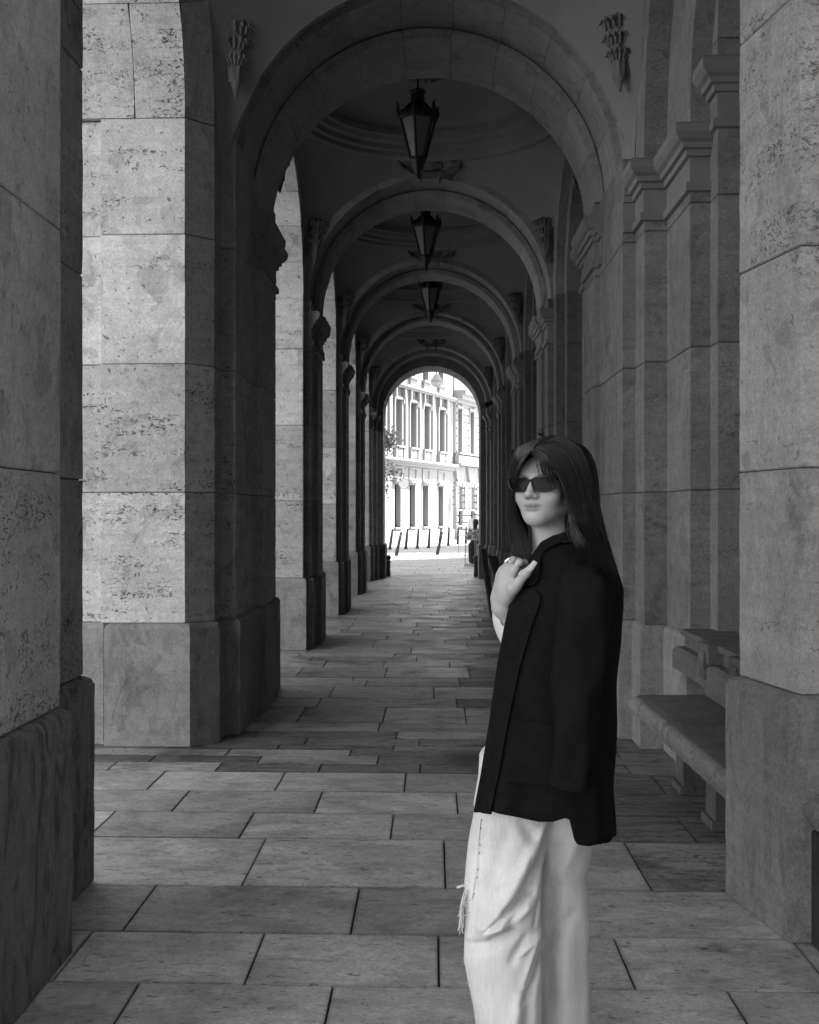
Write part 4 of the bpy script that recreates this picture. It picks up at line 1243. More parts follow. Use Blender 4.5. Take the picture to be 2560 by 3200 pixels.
# ------------------------------------------------------------------ implicit-surface modelling (for people and cloth)
class SDF:
    def __init__(self): self.p = []
    def add(self, fn, lo, hi, k=0.0, op='u', tagv=None): self.p.append((fn, np.array(lo), np.array(hi), k, op)); return self
    def ell(self, c, r, k=.02, op='u', R=None):
        c = np.array(c, float); r = np.array(r, float)
        def fn(P):
            q = P-c
            if R is not None: q = q @ R
            a = np.sqrt(((q/r)**2).sum(1)); b = np.sqrt(((q/(r*r))**2).sum(1))+1e-9
            return a*(a-1)/b
        m = r.max(); return self.add(fn, c-m, c+m, k, op)
    def cap(self, a, b, ra, rb, k=.02, op='u'):
        a = np.array(a, float); b = np.array(b, float); d = b-a; L = max((d*d).sum(), 1e-9)
        def fn(P):
            t = np.clip(((P-a) @ d)/L, 0, 1)
            return np.sqrt(((P-a-t[:, None]*d)**2).sum(1)) - (ra+(rb-ra)*t)
        m = max(ra, rb); return self.add(fn, np.minimum(a, b)-m, np.maximum(a, b)+m, k, op)
    def chain(self, pts, rs, k=.015):
        for i in range(len(pts)-1): self.cap(pts[i], pts[i+1], rs[i], rs[i+1], k)
        return self
    def eval(self, P):
        d = np.full(len(P), 1.0)
        for fn, lo, hi, k, op in self.p:
            m = ((P > lo-.09) & (P < hi+.09)).all(1)
            if not m.any(): continue
            x = fn(P[m]); o = d[m]
            if op == 'u':
                if k > 0:
                    h = np.clip(.5+.5*(o-x)/k, 0, 1); r = o*(1-h)+x*h - k*h*(1-h)
                else: r = np.minimum(o, x)
            else:
                if k > 0:
                    h = np.clip(.5-.5*(o+x)/k, 0, 1); r = o*(1-h)-x*h + k*h*(1-h)
                else: r = np.maximum(o, -x)
            d[m] = r
        return d
    def bounds(self):
        u = [p for p in self.p if p[4] == 'u']
        return np.min([p[1] for p in u], 0), np.max([p[2] for p in u], 0)

def surface_nets(sdf, h, pad=.03, disp=None):
    lo, hi = sdf.bounds(); lo = lo-pad; hi = hi+pad
    n = np.ceil((hi-lo)/h).astype(int)+1
    B = 10
    nb_ = np.ceil(n/B).astype(int)
    n = nb_*B
    vol = np.full(n, 1.0, np.float32)
    bi = np.stack(np.meshgrid(*[np.arange(k) for k in nb_], indexing='ij'), -1).reshape(-1, 3)
    cen = lo + (bi*B+B/2)*h
    dc = sdf.eval(cen)
    rad = B*h*.9
    act = bi[np.abs(dc) < rad*1.35]
    ins = bi[(dc <= -rad*1.35)]
    for b in ins: vol[b[0]*B:(b[0]+1)*B, b[1]*B:(b[1]+1)*B, b[2]*B:(b[2]+1)*B] = -1
    loc = np.stack(np.meshgrid(*[np.arange(B)]*3, indexing='ij'), -1).reshape(-1, 3)
    for s in range(0, len(act), 400):
        ab = act[s:s+400]
        idx = (ab[:, None, :]*B + loc[None]).reshape(-1, 3)
        v = sdf.eval(lo + idx*h)
        vol[idx[:, 0], idx[:, 1], idx[:, 2]] = v
    neg = vol < 0
    c = [neg[i:n[0]-1+i, j:n[1]-1+j, k:n[2]-1+k] for i in (0, 1) for j in (0, 1) for k in (0, 1)]
    al = c[0].copy(); an = c[0].copy()
    for q in c[1:]: al &= q; an |= q
    mixed = an & ~al
    cells = np.argwhere(mixed)
    off = np.array([(i, j, k) for i in (0, 1) for j in (0, 1) for k in (0, 1)])
    vals = np.stack([vol[cells[:, 0]+o[0], cells[:, 1]+o[1], cells[:, 2]+o[2]] for o in off], 1)
    acc = np.zeros((len(cells), 3)); cnt = np.zeros(len(cells))
    for a in range(8):
        for b in range(a+1, 8):
            if np.abs(off[a]-off[b]).sum() != 1: continue
            va, vb = vals[:, a], vals[:, b]
            x = (va < 0) != (vb < 0)
            t = np.where(x, va/(va-vb+1e-12), 0)
            acc += np.where(x[:, None], off[a]+(off[b]-off[a])*t[:, None], 0); cnt += x
    verts = lo + (cells + acc/cnt[:, None])*h
    index = np.full(n, -1, np.int64); index[cells[:, 0], cells[:, 1], cells[:, 2]] = np.arange(len(cells))
    quads = []
    for ax in range(3):
        sl0 = [slice(1, -1)]*3; sl1 = [slice(1, -1)]*3
        sl1[ax] = slice(2, None)
        A = neg[tuple(sl0)]; Bv = neg[tuple(sl1)]
        e = np.argwhere(A != Bv)+1
        sgn = neg[e[:, 0], e[:, 1], e[:, 2]]
        u, w = [(1, 2), (2, 0), (0, 1)][ax]
        du = np.zeros(3, int); du[u] = 1; dw = np.zeros(3, int); dw[w] = 1
        g_ = lambda o: index[e[:, 0]-o[0], e[:, 1]-o[1], e[:, 2]-o[2]]
        q = np.stack([g_(np.zeros(3, int)), g_(du), g_(du+dw), g_(dw)], 1)
        q = np.where(sgn[:, None], q, q[:, ::-1])
        quads.append(q)
    quads = np.concatenate(quads)
    quads = quads[(quads >= 0).all(1)]
    return verts, quads

def np_mesh(name, V, Q, mat, parent=None, smooth=True, tint=None):
    me = bpy.data.meshes.new(name)
    me.vertices.add(len(V)); me.vertices.foreach_set('co', np.asarray(V, np.float32).ravel())
    k = Q.shape[1]
    me.loops.add(Q.size); me.loops.foreach_set('vertex_index', Q.astype(np.int32).ravel())
    me.polygons.add(len(Q)); me.polygons.foreach_set('loop_start', np.arange(0, Q.size, k, dtype=np.int32))
    me.polygons.foreach_set('use_smooth', np.full(len(Q), smooth))
    me.update(calc_edges=True); me.validate()
    if tint is not None:
        at = me.attributes.new('tint', 'FLOAT', 'POINT'); at.data.foreach_set('value', np.asarray(tint, np.float32))
    if mat: me.materials.append(mat)
    o = bpy.data.objects.new(name, me); COL.objects.link(o)
    if parent is not None: o.parent = parent
    return o

# ------------------------------------------------------------------ two people far down the street
M['skin_far'] = plain('skin', 0.42, 0.6); M['hair_far'] = plain('dark_hair', 0.02, 0.5)
M['black_cloth'] = plain('black_cloth', 0.012, 0.9); M['white_cloth'] = plain('white_cloth', 0.62, 0.9)
def print_mat():
    m, nt, b = new_mat('printed_fabric'); k = NB(nt)
    f = k.noise(k.pos(), 16, 4, .7, .8); k.link(k.grey(k.step(f, .42, .58, .10, .60)), b.inputs['Base Color']); b.inputs['Roughness'].default_value = .9
    return m
M['print'] = print_mat()
# seated figure, seen from behind
root = thing('person', 'seated person in a printed blouse and long black skirt, back turned, at the bistro table', 'person', (1.24, 35.6, -.03), group='people at the bistro tables')
s = SDF()
s.ell((0, 0, 1.24), (.075, .092, .11)); s.cap((0, .01, 1.02), (0, 0, 1.16), .055, .05)
s.ell((0, .02, .86), (.17, .11, .22), .05); s.ell((0, .03, .62), (.17, .15, .13), .05)
for e in (-1, 1):
    s.chain([(e*.17, .02, 1.00), (e*.22, -.03, .78), (e*.12, .16, .72)], [.05, .042, .03]); s.ell((e*.10, .20, .73), (.03, .05, .02))
    s.chain([(e*.08, .05, .56), (e*.10, .40, .55), (e*.09, .36, .10)], [.09, .07, .045]); s.cap((e*.09, .36, .05), (e*.09, .50, .04), .04, .035)
V, Q = surface_nets(s, .014); np_mesh('body', V, Q, M['skin_far'], root)
s = SDF(); s.ell((0, .02, .86), (.185, .125, .235), .05); s.cap((0, .02, 1.0), (0, .02, 1.04), .12, .07, .05)
for e in (-1, 1): s.chain([(e*.17, .02, 1.0), (e*.23, -.03, .80)], [.065, .06], .03)
V, Q = surface_nets(s, .014); np_mesh('blouse', V, Q, M['print'], root)
s = SDF(); s.ell((0, .04, .60), (.19, .18, .14), .05)
s.cap((-.02, -.02, .55), (.0, -.05, .12), .17, .15, .06); s.cap((-.06, .3, .55), (-.05, .32, .12), .15, .14, .1); s.cap((.06, .3, .55), (.05, .32, .1), .15, .14, .1)
V, Q = surface_nets(s, .014); np_mesh('long_skirt', V, Q, M['black_cloth'], root)
s = SDF(); s.ell((0, -.012, 1.255), (.086, .098, .118)); s.ell((-.02, -.06, 1.16), (.06, .05, .09))
V, Q = surface_nets(s, .012); np_mesh('hair', V, Q, M['hair_far'], root)
st = thing('stool', 'stool under the seated person at the bistro table', 'stool', (1.24, 35.65, -.03))
mb = MB(); mb.lathe([(.001, .44), (.16, .44), (.17, .455), (.16, .47), (.001, .47)], (1.24, 35.65, -.03), 20); mb.build('seat', M['steel'], st, True, auto=40)
for a in range(4):
    mb = MB(); c, s_ = math.cos(a*math.pi/2+.6), math.sin(a*math.pi/2+.6); mb.tube([(1.24+.12*c, 35.65+.12*s_, .40), (1.24+.17*c, 35.65+.17*s_, -.02)], .012, 6); mb.build('leg', M['steel'], st)
# standing figure in white, facing us
root = thing('person', 'standing person in a white shirt and sunglasses behind the seated one', 'person', (1.52, 44.0, -.03), group='people at the bistro tables')
s = SDF()
s.ell((0, 0, 1.47), (.072, .09, .11)); s.cap((0, .01, 1.28), (0, 0, 1.4), .055, .05); s.ell((0, -.088, 1.46), (.014, .02, .022))
s.ell((0, 0, 1.14), (.17, .10, .2), .05); s.ell((0, 0, .88), (.15, .11, .14), .05)
for e in (-1, 1):
    s.chain([(e*.18, 0, 1.26), (e*.23, .02, 1.02), (e*.20, -.10, .86)], [.05, .042, .03]); s.ell((e*.19, -.14, .83), (.03, .05, .025))
    s.chain([(e*.08, 0, .84), (e*.09, -.02, .45), (e*.09, .02, .10)], [.09, .06, .042]); s.cap((e*.09, .0, .05), (e*.09, -.14, .04), .04, .035)
V, Q = surface_nets(s, .014); np_mesh('body', V, Q, M['skin_far'], root)
s = SDF(); s.ell((0, 0, 1.12), (.19, .125, .24), .05); s.cap((-.1, 0, 1.28), (.1, 0, 1.28), .08, .08, .06)
for e in (-1, 1): s.chain([(e*.18, 0, 1.26), (e*.23, .02, 1.04)], [.068, .06], .03)
V, Q = surface_nets(s, .014); np_mesh('shirt', V, Q, M['white_cloth'], root)
s = SDF(); s.ell((0, 0, .88), (.17, .13, .13), .05)
for e in (-1, 1): s.chain([(e*.08, 0, .84), (e*.09, -.02, .45), (e*.09, .02, .12)], [.105, .08, .07], .04)
V, Q = surface_nets(s, .014); np_mesh('trousers', V, Q, M['grey_band'], root)
s = SDF(); s.ell((0, .02, 1.50), (.082, .095, .10)); s.ell((0, -.07, 1.45), (.08, .07, .10), .01, 's')
V, Q = surface_nets(s, .012); np_mesh('hair', V, Q, M['grey_band'], root)
mb = MB(); mb.box(-.075, -.10, 1.465, -.008, -.085, 1.50, .006); mb.box(.008, -.10, 1.465, .075, -.085, 1.50, .006); mb.box(-.008, -.098, 1.482, .008, -.088, 1.49)
mb.build('sunglasses', M['black_cloth'], root, local=True)
# ------------------------------------------------------------------ the woman
def skin_mat():
    m, nt, b = new_mat('skin_tone'); k = NB(nt)
    at = k.n('ShaderNodeAttribute'); at.attribute_name = 'tint'
    f = k.noise(k.pos(), 40, 3)
    v = k.math('MULTIPLY', k.math('MULTIPLY', at.outputs['Fac'], 0.41), k.step(f, .3, .7, .96, 1.04))
    k.link(k.grey(v), b.inputs['Base Color'])
    b.inputs['Roughness'].default_value = 0.48
    b.inputs['Specular IOR Level'].default_value = 0.4
    b.inputs['Subsurface Weight'].default_value = 0.15
    b.inputs['Subsurface Radius'].default_value = (.006, .006, .006)
    b.inputs['Subsurface Scale'].default_value = 0.5
    k.link(k.bump(k.noise(k.pos(), 420, 2), .06, .001), b.inputs['Normal'])
    return m
def denim_mat():
    m, nt, b = new_mat('washed_denim'); k = NB(nt)
    tc = k.n('ShaderNodeTexCoord').outputs['Object']
    st = k.noise(k.scale(tc, (1, 1, .05)), 240, 3, .7)
    st2 = k.noise(k.scale(tc, (1, 1, .12)), 60, 4, .7)
    cl = k.noise(tc, 7, 4, .6)
    v = k.math('MULTIPLY', k.step(st, .25, .75, .92, 1.06), k.step(cl, .3, .7, .90, 1.06))
    v = k.math('MULTIPLY', v, k.step(st2, .3, .7, .96, 1.04))
    v = k.math('MULTIPLY', v, 0.70)
    k.link(k.grey(v), b.inputs['Base Color']); b.inputs['Roughness'].default_value = .9
    b.inputs['Specular IOR Level'].default_value = .1
    k.link(k.bump(k.math('ADD', st, k.noise(tc, 500, 2)), .25, .0012), b.inputs['Normal'])
    return m
M['skin_w'] = skin_mat(); M['denim'] = denim_mat()
M['wool'] = plain('black_wool', 0.010, 0.95, var=.14, vscale=45, bump=.5, bscale=420, spec=.04)
def hair_mat():
    m, nt, b = new_mat('dark_brown_hair'); k = NB(nt)
    at = k.n('ShaderNodeAttribute'); at.attribute_name = 'tint'
    k.link(k.grey(k.math('MULTIPLY', at.outputs['Fac'], 0.017)), b.inputs['Base Color'])
    b.inputs['Roughness'].default_value = .33; b.inputs['Specular IOR Level'].default_value = .5
    return m
M['hair'] = hair_mat()
M['hair_base'] = plain('hair_shadow', 0.008, 0.6, spec=.1)
M['cotton'] = plain('white_cotton', 0.72, 0.9)
M['lens'] = plain('dark_lens', 0.005, 0.12, spec=.06)
M['acetate'] = plain('black_acetate', 0.006, 0.25, spec=.3)
M['silver'] = plain('silver', 0.75, 0.2, metal=1.0)
M['nail'] = plain('nail_lacquer', 0.40, 0.15, coat=.5)
M['fringe'] = plain('frayed_cotton', 0.72, 0.9)
M['stitch'] = plain('stitching', 0.26, 0.9)

W0 = (0.2766, 3.2024)
woman = thing('person', 'dark-haired woman in sunglasses with a black blazer over her shoulders and pale wide jeans', 'person', (W0[0], W0[1], 0), YAW)
def L(px, py, y=0.0):
    k = (3.19+y)/3.19
    return ((px-1218)/1170*k-.3949, y, 1.5-(py-1604)/1170*k)
def Lc(pts): return [L(*p) for p in pts]
def spline(pts, n):
    """Catmull-Rom through points, n samples"""
    P = np.array([pts[0]]+list(pts)+[pts[-1]], float); m = len(pts)-1; out = []
    for i in range(n):
        t = i/(n-1)*m; s = min(int(t), m-1); u = t-s
        a, b, c, d = P[s], P[s+1], P[s+2], P[s+3]
        out.append(.5*((2*b)+(-a+c)*u+(2*a-5*b+4*c-d)*u*u+(-a+3*b-3*c+d)*u**3))
    return np.array(out)

# --- head frame
TH = math.radians(-31); HC, HS = math.cos(TH), math.sin(TH)
H0 = np.array((.020, 0.0, 1.468))
HR = np.array(((HC, -HS, 0), (HS, HC, 0), (0, 0, 1)))
def H(x, y, z): return tuple(H0 + HR @ np.array((x, y, z), float))

body = SDF()
def hell(c, r, k=.015, op='u'): body.ell(H(*c), r, k, op, HR)
def hcap(a, b, ra, rb, k=.01, op='u'): body.cap(H(*a), H(*b), ra, rb, k, op)
hell((0, .016, .135), (.073, .092, .086), .01)
hell((0, -.022, .085), (.057, .062, .074), .03)
hell((0, -.040, .050), (.040, .040, .042), .03)
hcap((-.003, -.068, .021), (.003, -.068, .021), .014, .014, .022)
for e in (-1, 1):
    hcap((e*.047, .012, .050), (e*.013, -.060, .022), .015, .012, .03)
    hell((e*.037, -.052, .080), (.024, .022, .022), .025)
    hcap((e*.012, -.079, .127), (e*.046, -.062, .126), .010, .009, .016)
    hell((e*.032, -.090, .108), (.017, .016, .011), .012, 's')
    hell((e*.032, -.068, .108), (.014, .013, .012), .004)
    hell((e*.0115, -.090, .0765), (.0092, .012, .0080), .007)
    hell((e*.074, .012, .10), (.010, .018, .030), .008)
hcap((0, -.080, .122), (0, -.100, .086), .007, .0095, .012)
hell((0, -.106, .0815), (.0108, .011, .009), .006)
hcap((-.0245, -.0735, .0466), (-.006, -.0845, .0525), .0030, .0050, .004)
hcap((.0245, -.0735, .0466), (.006, -.0845, .0525), .0030, .0050, .004)
hcap((-.017, -.0765, .0435), (.017, -.0765, .0435), .0042, .0042, .004)
hell((0, -.0805, .0420), (.015, .0080, .0062), .004)
hcap((-.026, -.0815, .0458), (0, -.0865, .0482), .0013, .0013, .003, 's')
hcap((.026, -.0815, .0458), (0, -.0865, .0482), .0013, .0013, .003, 's')
# neck, torso, hips, legs
body.cap(H(0, .022, .04), (.052, .03, 1.36), .050, .054, .03)
body.ell((.035, .01, 1.20), (.100, .125, .17), .06)
body.cap((.055, -.095, 1.315), (.055, .12, 1.315), .055, .055, .06)
body.ell((.03, .01, 1.02), (.092, .12, .12), .06)
body.ell((.03, .0, .90), (.105, .12, .12), .06)
for (sx, sy) in ((-.07, -.075), (.06, .08)):
    body.chain([(.02+sx*.3, sy*.5, .88), (sx, sy*.45, .64), (sx, sy*.9, .46), (sx+.01, sy, .10)], [.070, .055, .046, .036], .04)
    body.cap((sx+.02, sy, .045), (sx-.13, sy-.01, .035), .036, .028, .02)
# right arm (far side, inside the blazer)
body.chain([(.06, .13, 1.31), (.09, .165, 1.06), (.05, .16, .86)], [.05, .042, .028], .03)
body.chain([(.05, .16, .85), (.03, .155, .77)], [.026, .024], .02)
for q in range(4):
    body.chain([(.045-.016*q, .158, .775), (.035-.016*q, .155, .735), (.035-.016*q, .148, .70)], [.009, .0085, .007], .004)
body.chain([(.055, .14, .82), (.045, .125, .785), (.04, .125, .755)], [.011, .0095, .008], .006)
# left arm, hand at the lapel
Wr = L(1566, 1884, -.085)
El = L(1730, 2085, -.035)
body.chain([(.055, -.10, 1.31), El, tuple(np.array(El)*.45+np.array(Wr)*.55), L(1571, 1897, -.084)], [.048, .040, .034, .0262], .02)
body.chain([L(1571, 1897, -.084), L(1568, 1872, -.088)], [.026, .025], .015)
mcp = [L(1606, 1784, -.138), L(1588, 1775, -.120), L(1573, 1783, -.102), L(1566, 1797, -.086)]
pip = [L(1624, 1757, -.136), L(1603, 1750, -.113), L(1590, 1756, -.091), L(1582, 1772, -.074)]
dip = [L(1640, 1759, -.112), L(1622, 1754, -.090), L(1611, 1762, -.070), L(1602, 1778, -.056)]
tip = [L(1643, 1774, -.094), L(1630, 1772, -.075), L(1620, 1780, -.058), L(1612, 1794, -.046)]
fr = [(.0108, .0098, .0088, .0076), (.0108, .0098, .0088, .0076), (.0102, .0092, .0084, .0072), (.0092, .0083, .0075, .0066)]
palm0 = [L(1580, 1868, -.104), L(1570, 1866, -.094), L(1562, 1866, -.086), L(1556, 1868, -.079)]
for q in range(4):
    body.chain([palm0[q], mcp[q]], [.0155, .0128], .014)
    body.chain([mcp[q], pip[q], dip[q], tip[q]], fr[q], .0035)
body.ell(L(1583, 1828, -.108), (.022, .018, .036), .02)
body.chain([L(1584, 1866, -.112), L(1604, 1838, -.142)], [.017, .0165], .014)
body.chain([L(1604, 1838, -.142), L(1619, 1822, -.158), L(1643, 1792, -.178), L(1661, 1772, -.180)], [.0158, .0125, .0108, .0086], .006)
V, Q = surface_nets(body, .0028, pad=.012)
# colouring that belongs to the skin itself: lips, brows; plus painted nostril shade
Vh = (V-H0) @ HR
tint = np.ones(len(V))
def blob(c, r): return np.clip(2.6-2.0*np.sqrt((((Vh-np.array(c))/np.array(r))**2).sum(1)), 0, 1)
lips = np.maximum(blob((0, -.082, .0522), (.0250, .020, .0056)), blob((0, -.080, .0420), (.0205, .020, .0064)))
tint *= 1-.50*lips
for e in (-1, 1):
    for t in np.linspace(0, 1, 7):
        tint *= 1-.50*blob((e*(.013+.034*t), -.081+.020*t*t, .1265+.005*math.sin(t*2.2)), (.0065, .014, .0036))
    tint *= 1-.55*blob((e*.0068, -.098, .0715), (.0038, .006, .0026))  # nostril shade painted into the tint
bodyo = np_mesh('body', V, Q, M['skin_w'], woman, True, tint)

# --- nails
def nail(p, d, up, w, l, name='nail'):
    p, d, up = Vector(p), Vector(d).normalized(), Vector(up).normalized()
    s = d.cross(up).normalized(); up = s.cross(d)
    rings = []
    for t in (0, .15, .5, .85, 1.0):
        ww = w*(.75 if t == 0 else 1.0 if t < .9 else .82); hh = .0008
        ring = []
        for q in range(7):
            a = -1+2*q/6; ring.append(tuple(p+d*(l*t)+s*(ww*a)+up*(.0016*(1-a*a))))
        for q in range(6, -1, -1):
            a = -1+2*q/6; ring.append(tuple(p+d*(l*t)+s*(ww*a)+up*(.0016*(1-a*a)-hh)))
        rings.append(ring)
    mb = MB(); mb.rings(rings, True, True); return mb.build(name, M['nail'], woman, smooth=True, local=True, auto=50)
tb, ti = Vector(L(1651, 1784, -.1875)), Vector(L(1672, 1757, -.1885))
nail(tb, ti-tb, (-.35, -.9, .1), .0068, .030, 'thumbnail')
# --- jewellery
def ring_on(a, b, t, r, th, name):
    a, b = Vector(a), Vector(b); c = a.lerp(b, t); d = (b-a).normalized()
    u = d.orthogonal().normalized(); v = d.cross(u)
    mb = MB(); mb.tube([tuple(c+(u*math.cos(2*math.pi*q/24)+v*math.sin(2*math.pi*q/24))*r) for q in range(25)], th, 7, False)
    return mb.build(name, M['silver'], woman, smooth=True, local=True)
ring_on(mcp[0], pip[0], .62, .0112, .0014, 'finger_ring')
sr = ring_on(mcp[1], pip[1], .62, .0112, .0014, 'stone_ring')
c = Vector(mcp[1]).lerp(Vector(pip[1]), .62) + Vector((-.010, -.004, .008))
mb = MB()
ax = Vector((.8, -.1, .6)).normalized(); ay = Vector((0, 1, 0)); az = ax.cross(ay).normalized(); ay = az.cross(ax)
mb.rings([[tuple(c+ax*(i*.0075*k)+ay*(j*.006*k)+az*h) for i, j in ((-1, -1), (1, -1), (1, 1), (-1, 1))] for h, k in ((-.004, .7), (0, 1), (.003, .8))], True, True)
mb.build('stone', M['silver'], sr, local=True)
a_, b_ = Vector(Wr), Vector(El)
d_ = (b_-a_).normalized(); u_ = d_.orthogonal().normalized(); v_ = d_.cross(u_)
mb = MB(); cc = a_+d_*.047
mb.tube([tuple(cc+(u_*math.cos(2*math.pi*q/30)+v_*math.sin(2*math.pi*q/30))*.0325+d_*.004*math.sin(q)) for q in range(31)], .0024, 7, False)
mb.build('bracelet', M['silver'], woman, smooth=True, local=True)

# --- white top
s = SDF()
s.ell((-.022, .02, 1.232), (.097, .095, .115), .04); s.ell((.035, .01, 1.20), (.108, .130, .175), .05); s.ell((.03, .01, 1.02), (.10, .127, .13), .05)
V, Q = surface_nets(s, .006, pad=.02)
np_mesh('white_top', V, Q, M['cotton'], woman)

# --- jeans
def table(rows, y):
    z = []; xl = []; xr = []
    for py, a, b in rows:
        p, q = L(a, py, y), L(b, py, y); z.append(p[2]); xl.append(p[0]); xr.append(q[0])
    o = np.argsort(z); return np.array(z)[o], np.array(xl)[o], np.array(xr)[o]
t_near = table([(2440, 1506, 1745), (2560, 1484, 1732), (2650, 1466, 1712), (2720, 1457, 1698), (2770, 1451, 1692), (2800, 1456, 1690), (2880, 1455, 1690), (2950, 1450, 1693), (3000, 1450, 1693), (3070, 1463, 1693), (3140, 1478, 1693), (3200, 1487, 1693), (3300, 1500, 1697), (3345, 1504, 1703)], -.075)
t_far = table([(2440, 1640, 1866), (2600, 1648, 1850), (2650, 1652, 1845), (2740, 1655, 1833), (2800, 1655, 1841), (2900, 1655, 1843), (2980, 1652, 1840), (3080, 1655, 1845), (3200, 1655, 1847), (3345, 1650, 1853)], .085)
t_hip = table([(2105, 1556, 1840), (2200, 1541, 1862), (2300, 1528, 1870), (2400, 1512, 1866), (2500, 1496, 1860), (2600, 1480, 1850)], 0.0)
FOLD = []   # (x0,z0,x1,z1,width,height) on the near side of the near leg
def fold(p0, p1, w, h, y=-.15):
    a, b = L(p0[0], p0[1], y), L(p1[0], p1[1], y); FOLD.append((a[0], a[2], b[0], b[2], w*.78, h))
fold((1728, 2590), (1560, 2845), .020, .016); fold((1752, 2640), (1590, 2880), .018, -.020)
fold((1560, 2845), (1505, 2905), .014, .012)
fold((1650, 2840), (1520, 2925), .015, .012); fold((1662, 2800), (1560, 2850), .013, -.012)
fold((1600, 2915), (1460, 2985), .020, -.014); fold((1585, 2885), (1512, 2905), .012, .010)
fold((1640, 2930), (1600, 3000), .016, -.009); fold((1690, 2935), (1645, 3080), .018, .010)
fold((1700, 3000), (1640, 3130), .016, -.012); fold((1625, 3120), (1600, 3240), .020, .010); fold((1655, 3110), (1640, 3260), .018, -.010)
fold((1590, 2620), (1530, 2800), .030, -.009); fold((1640, 2590), (1680, 2640), .020, -.010); fold((1500, 2600), (1478, 2760), .016, .006)
for a4 in (((1655, 2815), (1520, 2915), .007, .007), ((1700, 2700), (1600, 2838), .009, -.008), ((1560, 2868), (1508, 2912), .006, -.008), ((1620, 2985), (1660, 2960), .008, .006), ((1665, 2690), (1655, 2760), .008, -.005), ((1645, 3075), (1690, 2960), .007, -.007), ((1540, 2930), (1600, 2905), .007, -.006), ((1512, 2640), (1498, 2780), .006, -.004), ((1470, 2985), (1530, 2960), .01, .006), ((1688, 2830), (1672, 2900), .008, -.007)):
    fold(*a4)
def folds(P, F_, y0):
    d = np.zeros(len(P)); w_ = np.clip((y0-P[:, 1])/.05, 0, 1)
    for x0, z0, x1, z1, w, h in F_:
        dx, dz = x1-x0, z1-z0; L2 = dx*dx+dz*dz
        t = ((P[:, 0]-x0)*dx+(P[:, 2]-z0)*dz)/L2
        tc = np.clip(t, 0, 1)
        r = np.hypot(P[:, 0]-x0-tc*dx, P[:, 2]-z0-tc*dz)
        d += h*np.exp(-(r/w)**2)*np.clip(1.15-np.abs(tc-.5)*.9, 0, 1)
    return d*w_
FAR_F = []
for p0, p1, w, h in (((1740, 2640), (1725, 2960), .018, -.010), ((1800, 2600), (1740, 2740), .02, .008), ((1790, 2860), (1730, 2920), .02, -.008), ((1770, 2940), (1750, 3200), .025, .007), ((1710, 2950), (1735, 3180), .018, -.007), ((1815, 2900), (1820, 3200), .02, -.005)):
    a, b = L(p0[0], p0[1], .0), L(p1[0], p1[1], .0); FAR_F.append((a[0], a[2], b[0], b[2], w, h))
def leg_fn(T_, yc, b, ff, y0, zlo, zhi):
    def fn(P):
        z = P[:, 2]; xl = np.interp(z, T_[0], T_[1]); xr = np.interp(z, T_[0], T_[2])
        xc, a = (xl+xr)/2, (xr-xl)/2
        yy = np.interp(z, (.50, .66), (yc, yc*.35)) if abs(yc) > .05 else yc
        q = np.sqrt(((P[:, 0]-xc)/a)**2+((P[:, 1]-yy)/b)**2)
        d = (q-1)*np.minimum(a, b)*.9
        if ff: d = d - folds(P, ff, y0)
        return np.maximum(d, np.maximum(zlo-z, z-zhi))
    return fn
s = SDF()
zt = 1.06
s.add(leg_fn(t_far, .085, .088, FAR_F, .10, .015, .86), (-.15, -.03, .015), (.2, .2, .86), .0)
s.add(leg_fn(t_near, -.075, .088, FOLD, -.06, .015, .86), (-.26, -.2, .015), (.1, .03, .86), .012)
s.add(leg_fn(t_hip, .010, .125, FOLD, -.03, .74, zt), (-.2, -.16, .74), (.2, .16, zt), .03)
V, Q = surface_nets(s, .0038, pad=.02)
jeans = np_mesh('jeans', V, Q, M['denim'], woman)
from mathutils.bvhtree import BVHTree
bv = BVHTree.FromPolygons([tuple(v) for v in V], [tuple(map(int, q)) for q in Q])
def on_jeans(px, py):
    o = Vector(L(px, py, -.45)); d = Vector(L(px, py, .2))-o
    h = bv.ray_cast(o, d.normalized())
    return h[0], h[1]
# seam and its stitches
mb = MB(); sm = MB()
pts = []
for t in np.linspace(0, 1, 40):
    px = np.interp(t, (0, .35, .7, 1), (1507, 1499, 1492, 1480)); py = 2560+250*t
    h, n = on_jeans(px, py)
    if h: pts.append((h, n))
for i, (h, n) in enumerate(pts[:-1]):
    if i % 3 < 2 and i % 4 == 0:
        g2 = pts[i+1][0]
        mb.tube([tuple(h+n*.0004), tuple(h.lerp(g2, .8)+n*.0004)], .0016, 5)
mb.build('seam_stitch', M['stitch'], jeans, local=True)
mb = MB(); mb.tube([tuple(h-n*.0004+Vector((-.004, 0, 0))) for h, n in pts], .0014, 5); mb.build('side_seam', M['denim'], jeans, local=True)
